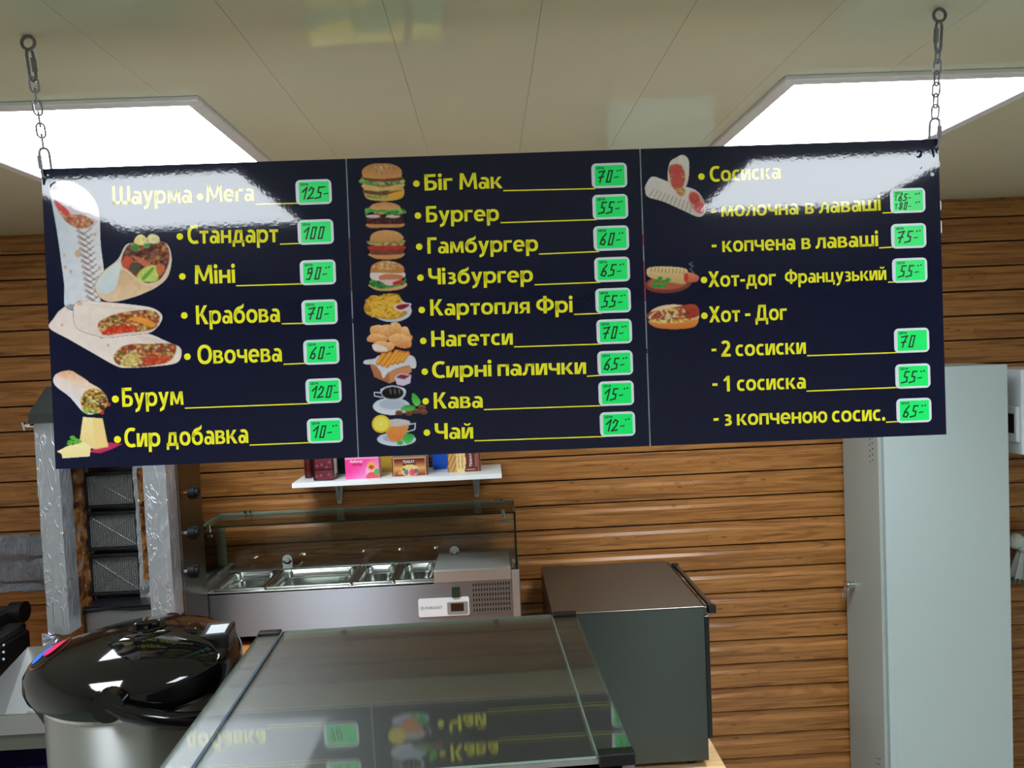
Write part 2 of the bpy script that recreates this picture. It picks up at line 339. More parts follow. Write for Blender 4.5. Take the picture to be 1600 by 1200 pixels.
G = {
 'о': (.54, _A(.27, .25, .27, .26, 0, 360)), 'с': (.43, _A(.26, .25, .26, .26, 55, 305)),
 'е': (.53, _A(.265, .25, .265, .26, 2, 315)+_B(.10, .205, .528, .295)),
 'а': (.49, _A(.19, .15, .19, .16, 0, 360, .13, .09)+_B(.345, 0, .485, .32)+_A(.25, .30, .235, .21, 0, 130, .14, .11)),
 'р': (.56, _B(0, -.2, .14, .5)+_A(.29, .25, .27, .26, 0, 360)),
 'б': (.55, _A(.275, .24, .275, .25, 0, 360)+_A(.36, .26, .36, .37, 95, 180, .14, .12)+_P((.31, .51), (.42, .53), (.50, .60), (.50, .73), (.42, .665), (.33, .635))),
 'в': (.48, _B(0, 0, .14, .5)+_A(.24, .37, .20, .13, -90, 90, .135, .085)+_A(.26, .145, .22, .145, -90, 90, .14, .09)+_B(.1, .41, .26, .5)+_B(.1, .22, .28, .295)+_B(.1, 0, .28, .09)),
 'г': (.38, _i+_B(0, .39, .38, .5)),
 'д': (.58, _B(0, 0, .58, .11)+_B(0, -.14, .12, .11)+_B(.46, -.14, .58, .11)+_B(.36, 0, .50, .5)+_B(.15, .39, .5, .5)+_P((.06, .05), (.20, .05), (.28, .5), (.14, .5))),
 'з': (.42, _A(.18, .37, .21, .14, -90, 135, .135, .095)+_A(.18, .145, .235, .155, -130, 90, .145, .10)+_B(.10, .22, .20, .31)),
 'и': (.50, _ii), 'й': (.50, _ii+_A(.25, .70, .15, .13, 190, 350, .07, .07)),
 'і': (.15, _i+_D(.07, .635, .085)),
 'к': (.52, _i+_P((.12, .20), (.24, .20), (.50, .5), (.345, .5))+_P((.15, .27), (.26, .35), (.535, 0), (.36, 0))),
 'л': (.50, _P((-.02, 0), (.06, -.01), (.16, .06), (.22, .25), (.235, .5), (.11, .5), (.10, .28), (.06, .13), (-.02, .11))+_B(.11, .39, .5, .5)+_B(.36, 0, .5, .5)),
 'м': (.64, _P((0, 0), (.13, 0), (.17, .5), (.03, .5))+_P((.51, 0), (.64, 0), (.61, .5), (.47, .5))+_P((.05, .5), (.19, .5), (.37, .03), (.27, .03))+_P((.45, .5), (.59, .5), (.37, .03), (.27, .03))),
 'н': (.50, _v+_B(.1, .20, .4, .31)), 'п': (.50, _v+_B(0, .39, .5, .5)),
 'т': (.43, _B(.145, 0, .285, .5)+_B(0, .39, .43, .5)),
 'у': (.50, _P((0, .5), (.155, .5), (.32, .06), (.21, -.02))+_P((.355, .5), (.505, .5), (.33, .03), (.19, .03))+_P((.33, .03), (.24, -.15), (.10, -.21), (.04, -.20), (.055, -.09), (.13, -.07), (.19, .03))),
 'ц': (.58, _v+_B(0, 0, .56, .11)+_B(.46, -.14, .58, .11)),
 'ч': (.50, _B(.36, 0, .5, .5)+_B(0, .33, .14, .5)+_A(.22, .34, .22, .17, 180, 270, .14, .11)+_B(.2, .17, .4, .28)),
 'ш': (.74, _B(0, 0, .14, .5)+_B(.30, 0, .44, .5)+_B(.60, 0, .74, .5)+_B(0, 0, .74, .11)),
 'ь': (.47, _i+_A(.24, .16, .23, .16, -90, 90, .14, .10)+_B(.1, .22, .26, .32)+_B(.1, 0, .26, .1)),
 'ю': (.72, _i+_B(.1, .20, .30, .31)+_A(.47, .25, .25, .26, 0, 360, .135, .105)),
 'я': (.48, _B(.34, 0, .48, .5)+_A(.23, .33, .21, .17, 90, 270, .14, .1)+_B(.21, .40, .40, .5)+_B(.21, .16, .40, .26)+_P((-.02, 0), (.14, 0), (.32, .22), (.18, .22))),
 'Ш': (.86, _B(0, 0, .15, .7)+_B(.355, 0, .505, .7)+_B(.71, 0, .86, .7)+_B(0, 0, .86, .12)),
 'М': (.80, _P((0, 0), (.14, 0), (.18, .7), (.04, .7))+_P((.66, 0), (.80, 0), (.76, .7), (.62, .7))+_P((.05, .7), (.20, .7), (.45, .10), (.34, .10))+_P((.60, .7), (.75, .7), (.46, .10), (.35, .10))),
 'С': (.53, _A(.35, .35, .35, .365, 58, 302, .155, .125)),
 'К': (.58, _B(0, 0, .15, .7)+_P((.13, .30), (.27, .30), (.55, .7), (.38, .7))+_P((.17, .40), (.29, .46), (.59, 0), (.40, 0))),
 'О': (.70, _A(.35, .35, .35, .365, 0, 360, .155, .125)),
 'Б': (.52, _B(0, 0, .15, .7)+_B(0, .58, .47, .7)+_A(.26, .215, .26, .215, -90, 90, .155, .11)+_B(.1, .32, .28, .43)+_B(.1, 0, .28, .11)),
 'Г': (.43, _B(0, 0, .15, .7)+_B(0, .58, .43, .7)),
 'Ч': (.56, _B(.41, 0, .56, .7)+_B(0, .45, .15, .7)+_A(.25, .47, .25, .23, 180, 270, .15, .12)+_B(.23, .24, .45, .36)),
 'Ф': (.78, _B(.315, -.02, .465, .73)+_A(.39, .35, .39, .27, 0, 360, .15, .11)),
 'Н': (.60, _B(0, 0, .15, .7)+_B(.45, 0, .60, .7)+_B(.1, .30, .5, .42)),
 'Х': (.58, _P((-.01, 0), (.16, 0), (.58, .7), (.41, .7))+_P((0, .7), (.17, .7), (.59, 0), (.42, 0))),
 'Д': (.70, _B(0, 0, .70, .12)+_B(0, -.17, .13, .12)+_B(.57, -.17, .70, .12)+_B(.45, 0, .60, .7)+_B(.19, .58, .6, .7)+_P((.07, .05), (.23, .05), (.335, .7), (.185, .7))),
 'Ц': (.62, _B(0, 0, .15, .7)+_B(.40, 0, .55, .7)+_B(0, 0, .60, .12)+_B(.5, -.15, .62, .12)),
 'Е': (.46, _B(0, 0, .15, .7)+_B(0, .58, .45, .7)+_B(0, .30, .42, .41)+_B(0, 0, .46, .12)),
 'А': (.64, _P((0, 0), (.16, 0), (.39, .7), (.24, .7))+_P((.64, 0), (.48, 0), (.25, .7), (.40, .7))+_B(.14, .16, .5, .27)),
 '1': (.33, _B(.18, 0, .33, .7)+_P((0, .50), (.06, .44), (.20, .52), (.28, .7), (.20, .7))),
 '2': (.47, _A(.21, .48, .235, .23, -25, 150, .15, .12)+_P((0, .08), (.02, 0), (.18, .08), (.44, .40), (.28, .44))+_B(0, 0, .47, .12)),
 '-': (.26, _B(0, .20, .26, .31)), '.': (.18, _D(.08, .075, .088)), ' ': (.17, []),
}
SP = .055
def text_polys(s):
    x = 0; out = []
    for ch in s:
        adv, pl = G[ch]
        out += [[(p[0]+x, p[1]) for p in q] for q in pl]; x += adv+SP
    return out, x-SP

# ---------------------------------------------------------------- painter for the printed food pictures
def vnoise(h, w_, cell, seed):
    rs = np.random.RandomState(seed); gh, gw = int(h/cell)+3, int(w_/cell)+3
    g = rs.rand(gh, gw); y = np.arange(h)/cell; x = np.arange(w_)/cell
    yi, xi = y.astype(int), x.astype(int); fy, fx = (y-yi)[:, None], (x-xi)[None]
    fy, fx = fy*fy*(3-2*fy), fx*fx*(3-2*fx)
    a, b, c, d = g[yi][:, xi], g[yi][:, xi+1], g[yi+1][:, xi], g[yi+1][:, xi+1]
    return (a*(1-fx)+b*fx)*(1-fy)+(c*(1-fx)+d*fx)*fy
def smooth(pts, k=5):
    p = np.array(pts, float); n = len(p); out = []
    for i in range(n):
        a, b, c, d = p[i-1], p[i], p[(i+1) % n], p[(i+2) % n]
        for t in np.arange(k)/k:
            out.append(.5*((2*b)+(-a+c)*t+(2*a-5*b+4*c-d)*t*t+(-a+3*b-3*c+d)*t**3))
    return np.array(out)
class Paint:
    """canvas over photo pixels x0..x1,y0..y1; drawing coordinates are ox+u/sc, oy+v/sc"""
    SS = 2
    def __init__(s, x0, y0, x1, y1, ox=0, oy=0, sc=1., seed=1):
        s.box = (x0, y0, x1, y1); s.o = (ox, oy); s.sc = sc; s.seed = seed
        s.h, s.w = (y1-y0)*s.SS, (x1-x0)*s.SS
        s.c = np.zeros((s.h, s.w, 3)); s.c[:] = lin(NAVY); s.a = np.zeros((s.h, s.w))
        yy, xx = np.mgrid[0:s.h, 0:s.w]; s.X = x0+(xx+.5)/s.SS; s.Y = y0+(yy+.5)/s.SS
        s.U = (s.X-ox)*sc; s.V = (s.Y-oy)*sc
    def pmask(s, pts, sm=True):
        p = smooth(pts) if sm else np.array(pts, float)
        m_ = np.zeros((s.h, s.w), bool); n = len(p)
        u0, u1, v0, v1 = p[:, 0].min(), p[:, 0].max(), p[:, 1].min(), p[:, 1].max()
        ix = np.where((s.U[0] >= u0) & (s.U[0] <= u1))[0]; iy = np.where((s.V[:, 0] >= v0) & (s.V[:, 0] <= v1))[0]
        if len(ix) == 0 or len(iy) == 0: return m_
        sl = (slice(iy[0], iy[-1]+1), slice(ix[0], ix[-1]+1)); U, V = s.U[sl], s.V[sl]; r = np.zeros(U.shape, bool)
        for i in range(n):
            (xa, ya), (xb, yb) = p[i], p[(i+1) % n]
            if ya == yb: continue
            c = ((ya > V) != (yb > V)) & (U < (xb-xa)*(V-ya)/(yb-ya)+xa); r ^= c
        m_[sl] = r; return m_
    def emask(s, cx, cy, rx, ry, rot=0):
        a = math.radians(rot); dx, dy = s.U-cx, s.V-cy
        return ((dx*math.cos(a)+dy*math.sin(a))/rx)**2+((-dx*math.sin(a)+dy*math.cos(a))/ry)**2 <= 1
    def put(s, m_, col, col2=None, ang=90, noise=0., cell=8, alpha=1.):
        if not m_.any(): return m_
        c = np.zeros((s.h, s.w, 3)); c[:] = lin(col)
        if col2 is not None:
            t = s.U*math.cos(math.radians(ang))+s.V*math.sin(math.radians(ang)); a, b = t[m_].min(), t[m_].max()
            t = np.clip((t-a)/(b-a+1e-6), 0, 1)[..., None]; c = c*(1-t)+np.array(lin(col2))*t
        if noise:
            s.seed += 1; c = c*(1+noise*2*(vnoise(s.h, s.w, cell, s.seed)-.5))[..., None]
        k = (m_*alpha)[..., None]; s.c = s.c*(1-k)+c*k; s.a = np.maximum(s.a, m_*1.); return m_
    def poly(s, pts, col, col2=None, sm=True, clip=None, **k):
        m_ = s.pmask(pts, sm)
        if clip is not None: m_ &= clip
        return s.put(m_, col, col2, **k)
    def ell(s, cx, cy, rx, ry, col, col2=None, rot=0, clip=None, **k):
        m_ = s.emask(cx, cy, rx, ry, rot)
        if clip is not None: m_ = m_ & clip
        return s.put(m_, col, col2, **k)
    def line(s, pts, wd, col, clip=None, alpha=1.):
        m_ = np.zeros((s.h, s.w), bool)
        for (xa, ya), (xb, yb) in zip(pts, pts[1:]):
            dx, dy = xb-xa, yb-ya; L = dx*dx+dy*dy+1e-9
            t = np.clip(((s.U-xa)*dx+(s.V-ya)*dy)/L, 0, 1)
            m_ |= (s.U-xa-t*dx)**2+(s.V-ya-t*dy)**2 <= (wd/2)**2
        if clip is not None: m_ &= clip
        return s.put(m_, col, alpha=alpha)
    def cells(s, m_, pal, size, shade=.35):
        """a mix of chopped bits: nearest-seed cells in a palette"""
        if not m_.any(): return
        s.seed += 1; rs = np.random.RandomState(s.seed)
        u, v = s.U[m_], s.V[m_]; n = max(4, int((np.ptp(u)*np.ptp(v))/size**2*1.3))
        pu = rs.uniform(u.min(), u.max(), n); pv = rs.uniform(v.min(), v.max(), n)
        d = (u[:, None]-pu)**2+((v[:, None]-pv)*1.35)**2; k = d.argmin(1); dm = np.sqrt(d.min(1))
        cols = np.array([lin(c) for c in pal])[rs.randint(0, len(pal), n)]*rs.uniform(.75, 1.2, (n, 1))
        s.c[m_] = cols[k]*(1-shade*np.clip(dm/size, 0, 1))[:, None]; s.a[m_] = 1
    def build(s, name, parent, to_local, dz):
        h, w_ = s.h//s.SS, s.w//s.SS
        al = s.a.reshape(h, s.SS, w_, s.SS).mean((1, 3)); co = s.c.reshape(h, s.SS, w_, s.SS, 3).mean((1, 3))
        nav = np.array(lin(NAVY)); co = np.where((al < 1)[..., None], co, co)
        keep = al > .02
        x0, y0 = s.box[:2]
        ii, jj = np.where(keep)
        # one vertex per cell corner, coloured by the mean of its cells
        vid = -np.ones((h+1, w_+1), int); used = np.zeros((h+1, w_+1), bool)
        for a in (0, 1):
            for b in (0, 1): used[ii+a, jj+b] = True
        vi, vj = np.where(used); vid[vi, vj] = np.arange(len(vi))
        acc = np.zeros((h+1, w_+1, 3)); cnt = np.zeros((h+1, w_+1))
        for a in (0, 1):
            for b in (0, 1):
                acc[a:h+a, b:w_+b] += co; cnt[a:h+a, b:w_+b] += 1
        vc = (acc/cnt[..., None])[vi, vj]
        P = to_local(x0+vj.astype(float), y0+vi.astype(float), dz)
        F = np.stack([vid[ii, jj], vid[ii+1, jj], vid[ii+1, jj+1], vid[ii, jj+1]], 1)
        me = bpy.data.meshes.new(name)
        me.from_pydata(P.tolist(), [], F.tolist())
        ca = me.color_attributes.new('Col', 'FLOAT_COLOR', 'POINT')
        ca.data.foreach_set('color', np.concatenate([vc, np.ones((len(vc), 1))], 1).ravel())
        return obj(name, me, 'print', parent)
# ================================================================ SETTING
CZ = 2.5; WY = 3.16; XL, XR, YB = -2.7, 2.75, -2.6
FZ = 0.0
struct(obj('floor', BX(XL, XR, YB, WY, -.05, 0), 'floor'))
ceil = struct(obj('ceiling', BX(XL, XR, YB, WY+.03, CZ+.0012, CZ+.06), 'ceilback'))
pm = bmesh.new(); box(pm, .0003, .2497, YB, WY, CZ, CZ+.0011, .0003)
first = None
x = .11-.25*12
while x < XR:
    if x > XL-.25:
        if first is None: first = obj('ceiling_panel', pm, 'ceiling', ceil); o = first
        else: o = first.copy(); COL.objects.link(o); o.parent = ceil
        o.location = (x, 0, 0)
    x += .25
struct(obj('wall_left', BX(XL-.05, XL, YB, WY, 0, CZ), 'wallpaint'))
struct(obj('wall_right', BX(XR, XR+.05, YB, WY, 0, CZ), 'wallpaint'))
struct(obj('wall_front', BX(XL, XR, YB-.05, YB, 0, CZ), 'wallpaint'))
wb = struct(obj('wall_back', BX(XL, XR, WY+.012, WY+.06, 0, CZ+.01), 'darkgap'))
# siding boards: recessed strip on top, chamfer, proud face, undercut
PT = .10165; GZ0 = 1.4024
prof = [(.012, -.0008), (.000, -.0008), (-.001, -.004), (-.001, -.024), (-.0085, -.0345), (-.0100, -.0365),
        (-.0100, -.0938), (-.008, -.0962), (.006, -.0972), (.012, -.0972)]
bmS = bmesh.new(); prism(bmS, [(p[0], p[1]) for p in prof], 0, XL, XR)
first = None
for k in range(-11, 14):
    z = GZ0-PT*k
    if z-.1 > CZ or z < .02: continue
    if first is None: first = obj('siding_board', bmS, 'siding', wb); o = first
    else: o = first.copy(); COL.objects.link(o); o.parent = wb
    o.location = (0, WY, z)
# ---- ceiling lamps
def lamp(x0, x1, y0, y1, label):
    cx, cy = (x0+x1)/2, (y0+y1)/2
    t = thing('ceiling_light', label, 'ceiling light', (cx, cy, CZ), group='square ceiling light panels')
    a, b, f = (x1-x0)/2, (y1-y0)/2, .032
    bm = bmesh.new()
    for q in ((-a-f, a+f, -b-f, -b), (-a-f, a+f, b, b+f), (-a-f, -a, -b, b), (a, a+f, -b, b)):
        box(bm, *q, -.011, 0, .002)
    obj('lamp_frame', bm, 'lampframe', t)
    obj('diffuser', BX(-a, a, -b, b, -.007, 0), 'lamp', t)
    li = bpy.data.lights.new('panel_light', 'AREA'); li.shape = 'RECTANGLE'; li.size = 2*a-.02; li.size_y = 2*b-.02
    li.energy = PANEL_W; li.spread = math.radians(112); li.color = LAMP_COLOR[:3]
    lo = bpy.data.objects.new('panel_light', li); COL.objects.link(lo); lo.parent = t; lo.location = (0, 0, -.0085)
    return t
lamp(-1.225, -.602, 1.645, 2.24, 'large square light panel glowing in the ceiling above the left end of the menu board')
lamp(.677, 1.24, 1.642, 2.24, 'large square light panel glowing in the ceiling above the right end of the menu board')
lamp(-1.27, -.665, .05, .67, 'ceiling light panel on the customer side, mirrored in the left end of the glossy board')
lamp(.735, 1.335, -.06, .56, 'ceiling light panel on the customer side, mirrored in the right end of the glossy board')

# ================================================================ MENU BOARD
SC = np.array([.02243, 1.35, 2.03439]); SR = [math.radians(-1.4251), math.radians(.35369), math.radians(-.88469)]
SW, SH = 1.56683, .52127
E_ = np.array(Euler(SR).to_matrix())
board = thing('menu_board', 'wide glossy black menu board hanging from two chains, yellow price list and food pictures', 'sign', tuple(SC), SR)
nrm = E_ @ np.array([0, -1., 0])
def s_loc(px, py, dz=0.):
    """photo pixel -> point on the front face of the board, board coordinates"""
    px, py = np.asarray(px, float), np.asarray(py, float)
    d = RT*((px-800)/FPX)[..., None] + DN*((py-600)/FPX)[..., None] + _f
    t = ((SC-CAM) @ nrm)/(d @ nrm)
    P = (CAM + t[..., None]*d - SC) @ E_
    P[..., 1] = -dz; return P
def s_pt(px, py): return s_loc(np.array(px), np.array(py))
seamL = s_pt(550.5, 485)[0]; seamR = s_pt(1008, 468)[0]
TH = .005; gp = .0011
panels = []
for i, (a, b) in enumerate(((-SW/2, seamL-gp), (seamL+gp, seamR-gp), (seamR+gp, SW/2))):
    bm = bmesh.new(); box(bm, a, b, 0, TH, -SH/2, SH/2)
    o = obj('board_panel', bm, 'board', board)
    o.data.materials.append(MT['foam'])
    for p in o.data.polygons:
        if p.normal.y > -.5: p.material_index = 1
    panels.append(o)
for sx in (seamL, seamR): obj('joining_strip', BX(sx-.02, sx+.02, TH, TH+.004, -SH/2, SH/2), 'foam', board)
for sx, za, zb, m_ in ((seamL, 372, 455, 'brownseg'), (seamR, 366, 384, 'redseg'), (seamR, 408, 470, 'redseg'), (seamR, 545, 552, 'black'), (seamL, 498, 505, 'black')):
    z1 = s_pt(800 if False else (550 if sx == seamL else 1008), za)[2]; z0 = s_pt(550 if sx == seamL else 1008, zb)[2]
    obj('seam_segment', BX(sx-gp*.95, sx+gp*.95, TH*.3, TH, z0, z1), m_, board)  # added coloured pieces; the brown one stands in for wall seen through the seam
def pan_of(px): return panels[0 if px < 550 else (1 if px < 1008 else 2)]

def put_text(s, x0, y0, x1, y1, cap, dz=.00012):
    """baseline from (x0,y0) to (x1,y1) in photo pixels, cap height in pixels"""
    pl, wd = text_polys(s); A, B = s_pt(x0, y0), s_pt(x1, y1)
    u = (B-A); L = np.linalg.norm(u); u /= L; v = np.array([-u[2], 0, u[0]])
    mid = ((x0+x1)/2, (y0+y1)/2); k = np.linalg.norm(s_pt(mid[0], mid[1]-cap)-s_pt(*mid))/.70
    kx = L/wd; bm = bmesh.new()
    for q in pl:
        vs = []
        for (a, b) in q:
            P = A+u*(a*kx)+v*(b*k); P[1] = -dz; vs.append(bm.verts.new(P))
        try: bm.faces.new(vs)
        except ValueError: pass
    for f in bm.faces:
        f.normal_update()
        if f.normal.y > 0: f.normal_flip()
    me = bpy.data.meshes.new('lettering'); bm.to_mesh(me); bm.free()
    return obj('lettering', me, 'yellow', pan_of(x0))
def strip(pts, wpx, m_, parent, name, dz=.00012):
    bm = bmesh.new()
    for (xa, ya), (xb, yb) in zip(pts, pts[1:]):
        A, B = s_pt(xa, ya), s_pt(xb, yb); u = (B-A)/max(np.linalg.norm(B-A), 1e-9); v = np.array([-u[2], 0, u[0]])*wpx*.00056
        q = [bm.verts.new((*[(A-v)[0]], -dz, (A-v)[2])), bm.verts.new(((B-v)[0], -dz, (B-v)[2])), bm.verts.new(((B+v)[0], -dz, (B+v)[2])), bm.verts.new(((A+v)[0], -dz, (A+v)[2]))]
        bm.faces.new(q)
    me = bpy.data.meshes.new(name); bm.to_mesh(me); bm.free()
    return obj(name, me, m_, parent)
def bullet(px, py, r=5.2):
    c = s_pt(px, py); k = .00112*r; bm = bmesh.new()
    bm.faces.new([bm.verts.new((c[0]+k*math.cos(2*PI*i/18), -.00012, c[2]+k*math.sin(2*PI*i/18))) for i in range(18)])
    me = bpy.data.meshes.new('bullet'); bm.to_mesh(me); bm.free(); obj('bullet', me, 'yellow', pan_of(px))
TX = [  # string, baseline start, baseline end, cap height
 ('Шаурма', 176, 319.5, 300.3, 317, 28.5), ('Мега', 322.7, 316, 397.5, 314, 27.5), ('Стандарт', 293.3, 381, 435, 378.5, 28.5),
 ('Міні', 304.6, 444, 368, 442, 29.5), ('Крабова', 306.8, 507, 438, 503, 29.5), ('Овочева', 309, 569, 441, 565, 29.5),
 ('Бурум', 191.3, 636, 287, 632.5, 30), ('Сир', 194.8, 699, 251, 697.3, 30), ('добавка', 260.5, 697, 388.5, 692, 30),
 ('Біг', 663.6, 298, 707.5, 296.5, 25.5), ('Мак', 718, 296.3, 785, 294, 25.5), ('Бургер', 666, 347.6, 780, 345, 25.5), ('Гамбургер', 668, 396.5, 841, 392.3, 25.5),
 ('Чізбургер', 669.6, 444.8, 833, 440.5, 25.5), ('Картопля', 672.5, 493.4, 828, 489.5, 25.5), ('Фрі', 838, 489.3, 895, 488, 25.5),
 ('Нагетси', 674.2, 542, 801.5, 538.5, 25), ('Сирні', 675.4, 590.8, 768.5, 588, 25.5), ('палички', 777.5, 587.6, 916, 584.2, 25.5),
 ('Кава', 678, 638.6, 754.7, 637, 25.3), ('Чай', 679.6, 686.4, 739.5, 685.2, 25),
 ('Сосиска', 1109.4, 284.2, 1220.3, 279, 24), ('молочна', 1127, 338.6, 1247.8, 335, 24.2), ('в', 1258, 334.3, 1272, 334, 24.2), ('лаваші', 1280.3, 333.3, 1376.6, 329, 24.2),
 ('копчена', 1128.8, 394, 1243, 390, 24.2), ('в', 1252.5, 389.5, 1267, 389, 24.2), ('лаваші', 1275, 388.5, 1372.5, 384.6, 24.2),
 ('Хот-дог', 1107.2, 448.7, 1212.5, 445.3, 24.5), ('Французький', 1226.6, 443.5, 1385, 437.2, 21.5),
 ('Хот', 1108.4, 504, 1156.5, 502.4, 25), ('Дог', 1180.3, 501.4, 1229.7, 499.6, 25),
 ('2', 1127, 557.4, 1142, 557, 25), ('сосиски', 1149.4, 556.7, 1259.4, 552.7, 25), ('1', 1130.3, 611.8, 1140.5, 611.5, 24.5), ('сосиска', 1151.6, 611, 1259.4, 607, 24.5),
 ('з', 1131.3, 665.3, 1143.8, 664.8, 24.5), ('копченою', 1151.6, 664.6, 1292.8, 660, 24.5), ('сосис.', 1300, 659.8, 1383.8, 657, 24.5)]
for t in TX: put_text(*t)
for a in ((312.6, 307.3), (281, 369.6), (285, 432), (288, 493), (292.8, 557.3), (180.3, 623.7, 5.6), (183.6, 686.7, 5.6),
          (650.6, 287), (653, 337), (655, 385.6), (657, 434), (659, 484.4), (661.3, 532.7), (663.7, 580.8), (665, 627), (667, 676),
          (1096, 276), (1100, 437.5), (1100.6, 493.4)): bullet(*a)
for a in ((1111.6, 330.3, 1118.8, 330), (1112, 384.4, 1119.7, 384.2), (1164, 492, 1172.5, 491.6), (1111.6, 547, 1119.4, 546.7), (1113, 601, 1121, 600.8), (1114.7, 655.6, 1122.8, 655.3)):
    strip([(a[0], a[1]), (a[2], a[3])], 4.2, 'yellow', pan_of(a[0]), 'dash')
for a in ((400, 319, 471, 317.5), (437.5, 381.5, 476, 380), (369, 446.5, 478, 443.4), (440, 506, 480, 505), (443, 569.3, 484, 567.3), (288.8, 637.8, 485, 630.5), (390, 695.5, 490, 691.3),
          (786.4, 298, 930, 294.8), (782, 348, 932, 343.2), (842, 397, 936, 393), (835, 445, 938, 441), (897, 491.3, 940, 489.5), (803, 542, 940, 537.6), (917, 588, 942, 586.2), (756, 640, 944, 633.8), (741.4, 688.8, 946, 682),
          (1378.8, 332.8, 1396, 332), (1373.4, 387.5, 1397, 386), (1387.5, 441, 1399, 440.5), (1261, 555.8, 1402, 551), (1260, 611.2, 1405, 605.3), (1384.4, 659.6, 1406, 658.6)):
    strip([(a[0], a[1]), (a[2], a[3])], 1.9, 'yellow', pan_of(a[0]), 'price_rule')

# ---- printed food pictures
def P(*a, **k): return Paint(*a, **k)
FILL = [(178, 96, 60), (206, 140, 80), (150, 70, 50), (222, 170, 90), (190, 60, 40), (120, 130, 60), (230, 190, 140), (140, 90, 70)]
MEAT = [(96, 52, 44), (130, 78, 60), (84, 44, 50), (150, 104, 84), (110, 60, 60)]
def fin(p, name, ref, z=.00012): return p.build(name, pan_of(ref), s_loc, z)
# tall lavash roll on the left
p = P(76, 276, 166, 486, 60, 250, 16/3, 11)
body = p.poly([(88, 225), (112, 190), (190, 168), (300, 185), (420, 265), (490, 370), (512, 480), (520, 700), (545, 900), (548, 1000), (500, 1100), (520, 1240), (240, 1240), (215, 1040), (178, 760), (148, 560), (112, 360)], (200, 210, 222), (226, 222, 222), ang=0, noise=.05, cell=14)
p.poly([(100, 230), (140, 185), (230, 172), (340, 210), (440, 300), (500, 400), (505, 500), (450, 560), (360, 575), (250, 530), (175, 440), (120, 330)], (232, 210, 214), (214, 196, 204), noise=.05, cell=10)
m_ = p.pmask([(128, 345), (150, 335), (205, 390), (270, 450), (360, 455), (455, 500), (440, 550), (350, 575), (250, 530), (180, 450)]); p.cells(m_, [(214, 120, 90), (196, 100, 80), (226, 176, 130), (200, 150, 110)], 22)
p.poly([(130, 345), (160, 345), (230, 400), (262, 445), (240, 470), (190, 430), (150, 390)], (214, 70, 70), noise=.1)
p.poly([(92, 250), (96, 200), (148, 180), (142, 200), (112, 215), (104, 245)], (30, 20, 30))
p.cells(p.pmask([(110, 240), (130, 205), (170, 230), (140, 260)]), [(180, 120, 100), (220, 190, 190)], 12)
for k in range(13):
    y = 590+k*50; x_ = 318+k*7
    p.line([(x_, y), (x_+55, y+30), (x_+125, y-22)][::1], 9, (120, 62, 42), clip=body, alpha=.8)
    p.line([(x_+8, y-14), (x_+60, y+26), (x_+108, y+62)], 9, (132, 70, 46), clip=body, alpha=.8)
for (a, b, r) in ((330, 780, 26), (510, 900, 14), (225, 895, 12), (270, 930, 12), (215, 795, 10), (470, 620, 12)): p.ell(a, b, r, r*1.3, (206, 160, 110), clip=body, alpha=.8)
fin(p, 'printed_wrap', 100)
# open wrap
p = P(145, 360, 272, 474, 60, 250, 16/3, 21)
p.poly([(470, 1040), (540, 930), (660, 830), (720, 720), (790, 690), (1040, 680), (1110, 800), (1085, 960), (1000, 1050), (880, 1110), (700, 1170), (580, 1180), (500, 1130)], (226, 214, 200), (232, 196, 160), noise=.06, cell=14)
p.poly([(600, 1090), (690, 920), (760, 950), (860, 1030), (960, 1060), (860, 1120), (700, 1170), (640, 1170)], (214, 172, 132), (234, 200, 164), noise=.08, cell=12)
p.poly([(480, 1040), (560, 930), (680, 850), (665, 1000), (640, 1070), (590, 1110), (520, 1110)], (218, 224, 220), (200, 212, 214), noise=.04)
m_ = p.pmask([(690, 860), (730, 730), (800, 690), (900, 700), (1040, 680), (1095, 790), (1060, 930), (990, 1010), (880, 1020), (760, 930)]); p.cells(m_, MEAT+FILL[:3], 26)
for q, c in ((((800, 690), (815, 640), (860, 620), (905, 660), (880, 710)), (240, 224, 150)), (((905, 650), (945, 615), (1005, 640), (1000, 690), (930, 690)), (240, 226, 168)),
             (((770, 735), (800, 700), (840, 715), (835, 750), (790, 760)), (70, 140, 70)), (((880, 700), (930, 695), (920, 730), (880, 735)), (96, 150, 80)),
             (((700, 850), (730, 800), (790, 830), (770, 890), (710, 900)), (196, 84, 54)), (((790, 800), (880, 830), (960, 880), (930, 900), (840, 860)), (200, 110, 84)),
             (((760, 880), (800, 850), (850, 870), (840, 920), (780, 930)), (84, 78, 60)), (((820, 970), (880, 900), (980, 880), (1000, 960), (980, 1010), (850, 1010)), (196, 210, 110)),
             (((980, 880), (1050, 880), (1040, 940), (1000, 960)), (206, 110, 70)), (((860, 985), (940, 900), (965, 905), (890, 995)), (110, 160, 60))):
    p.poly(q, c, noise=.15, cell=6)
fin(p, 'printed_wrap', 200, .00018)
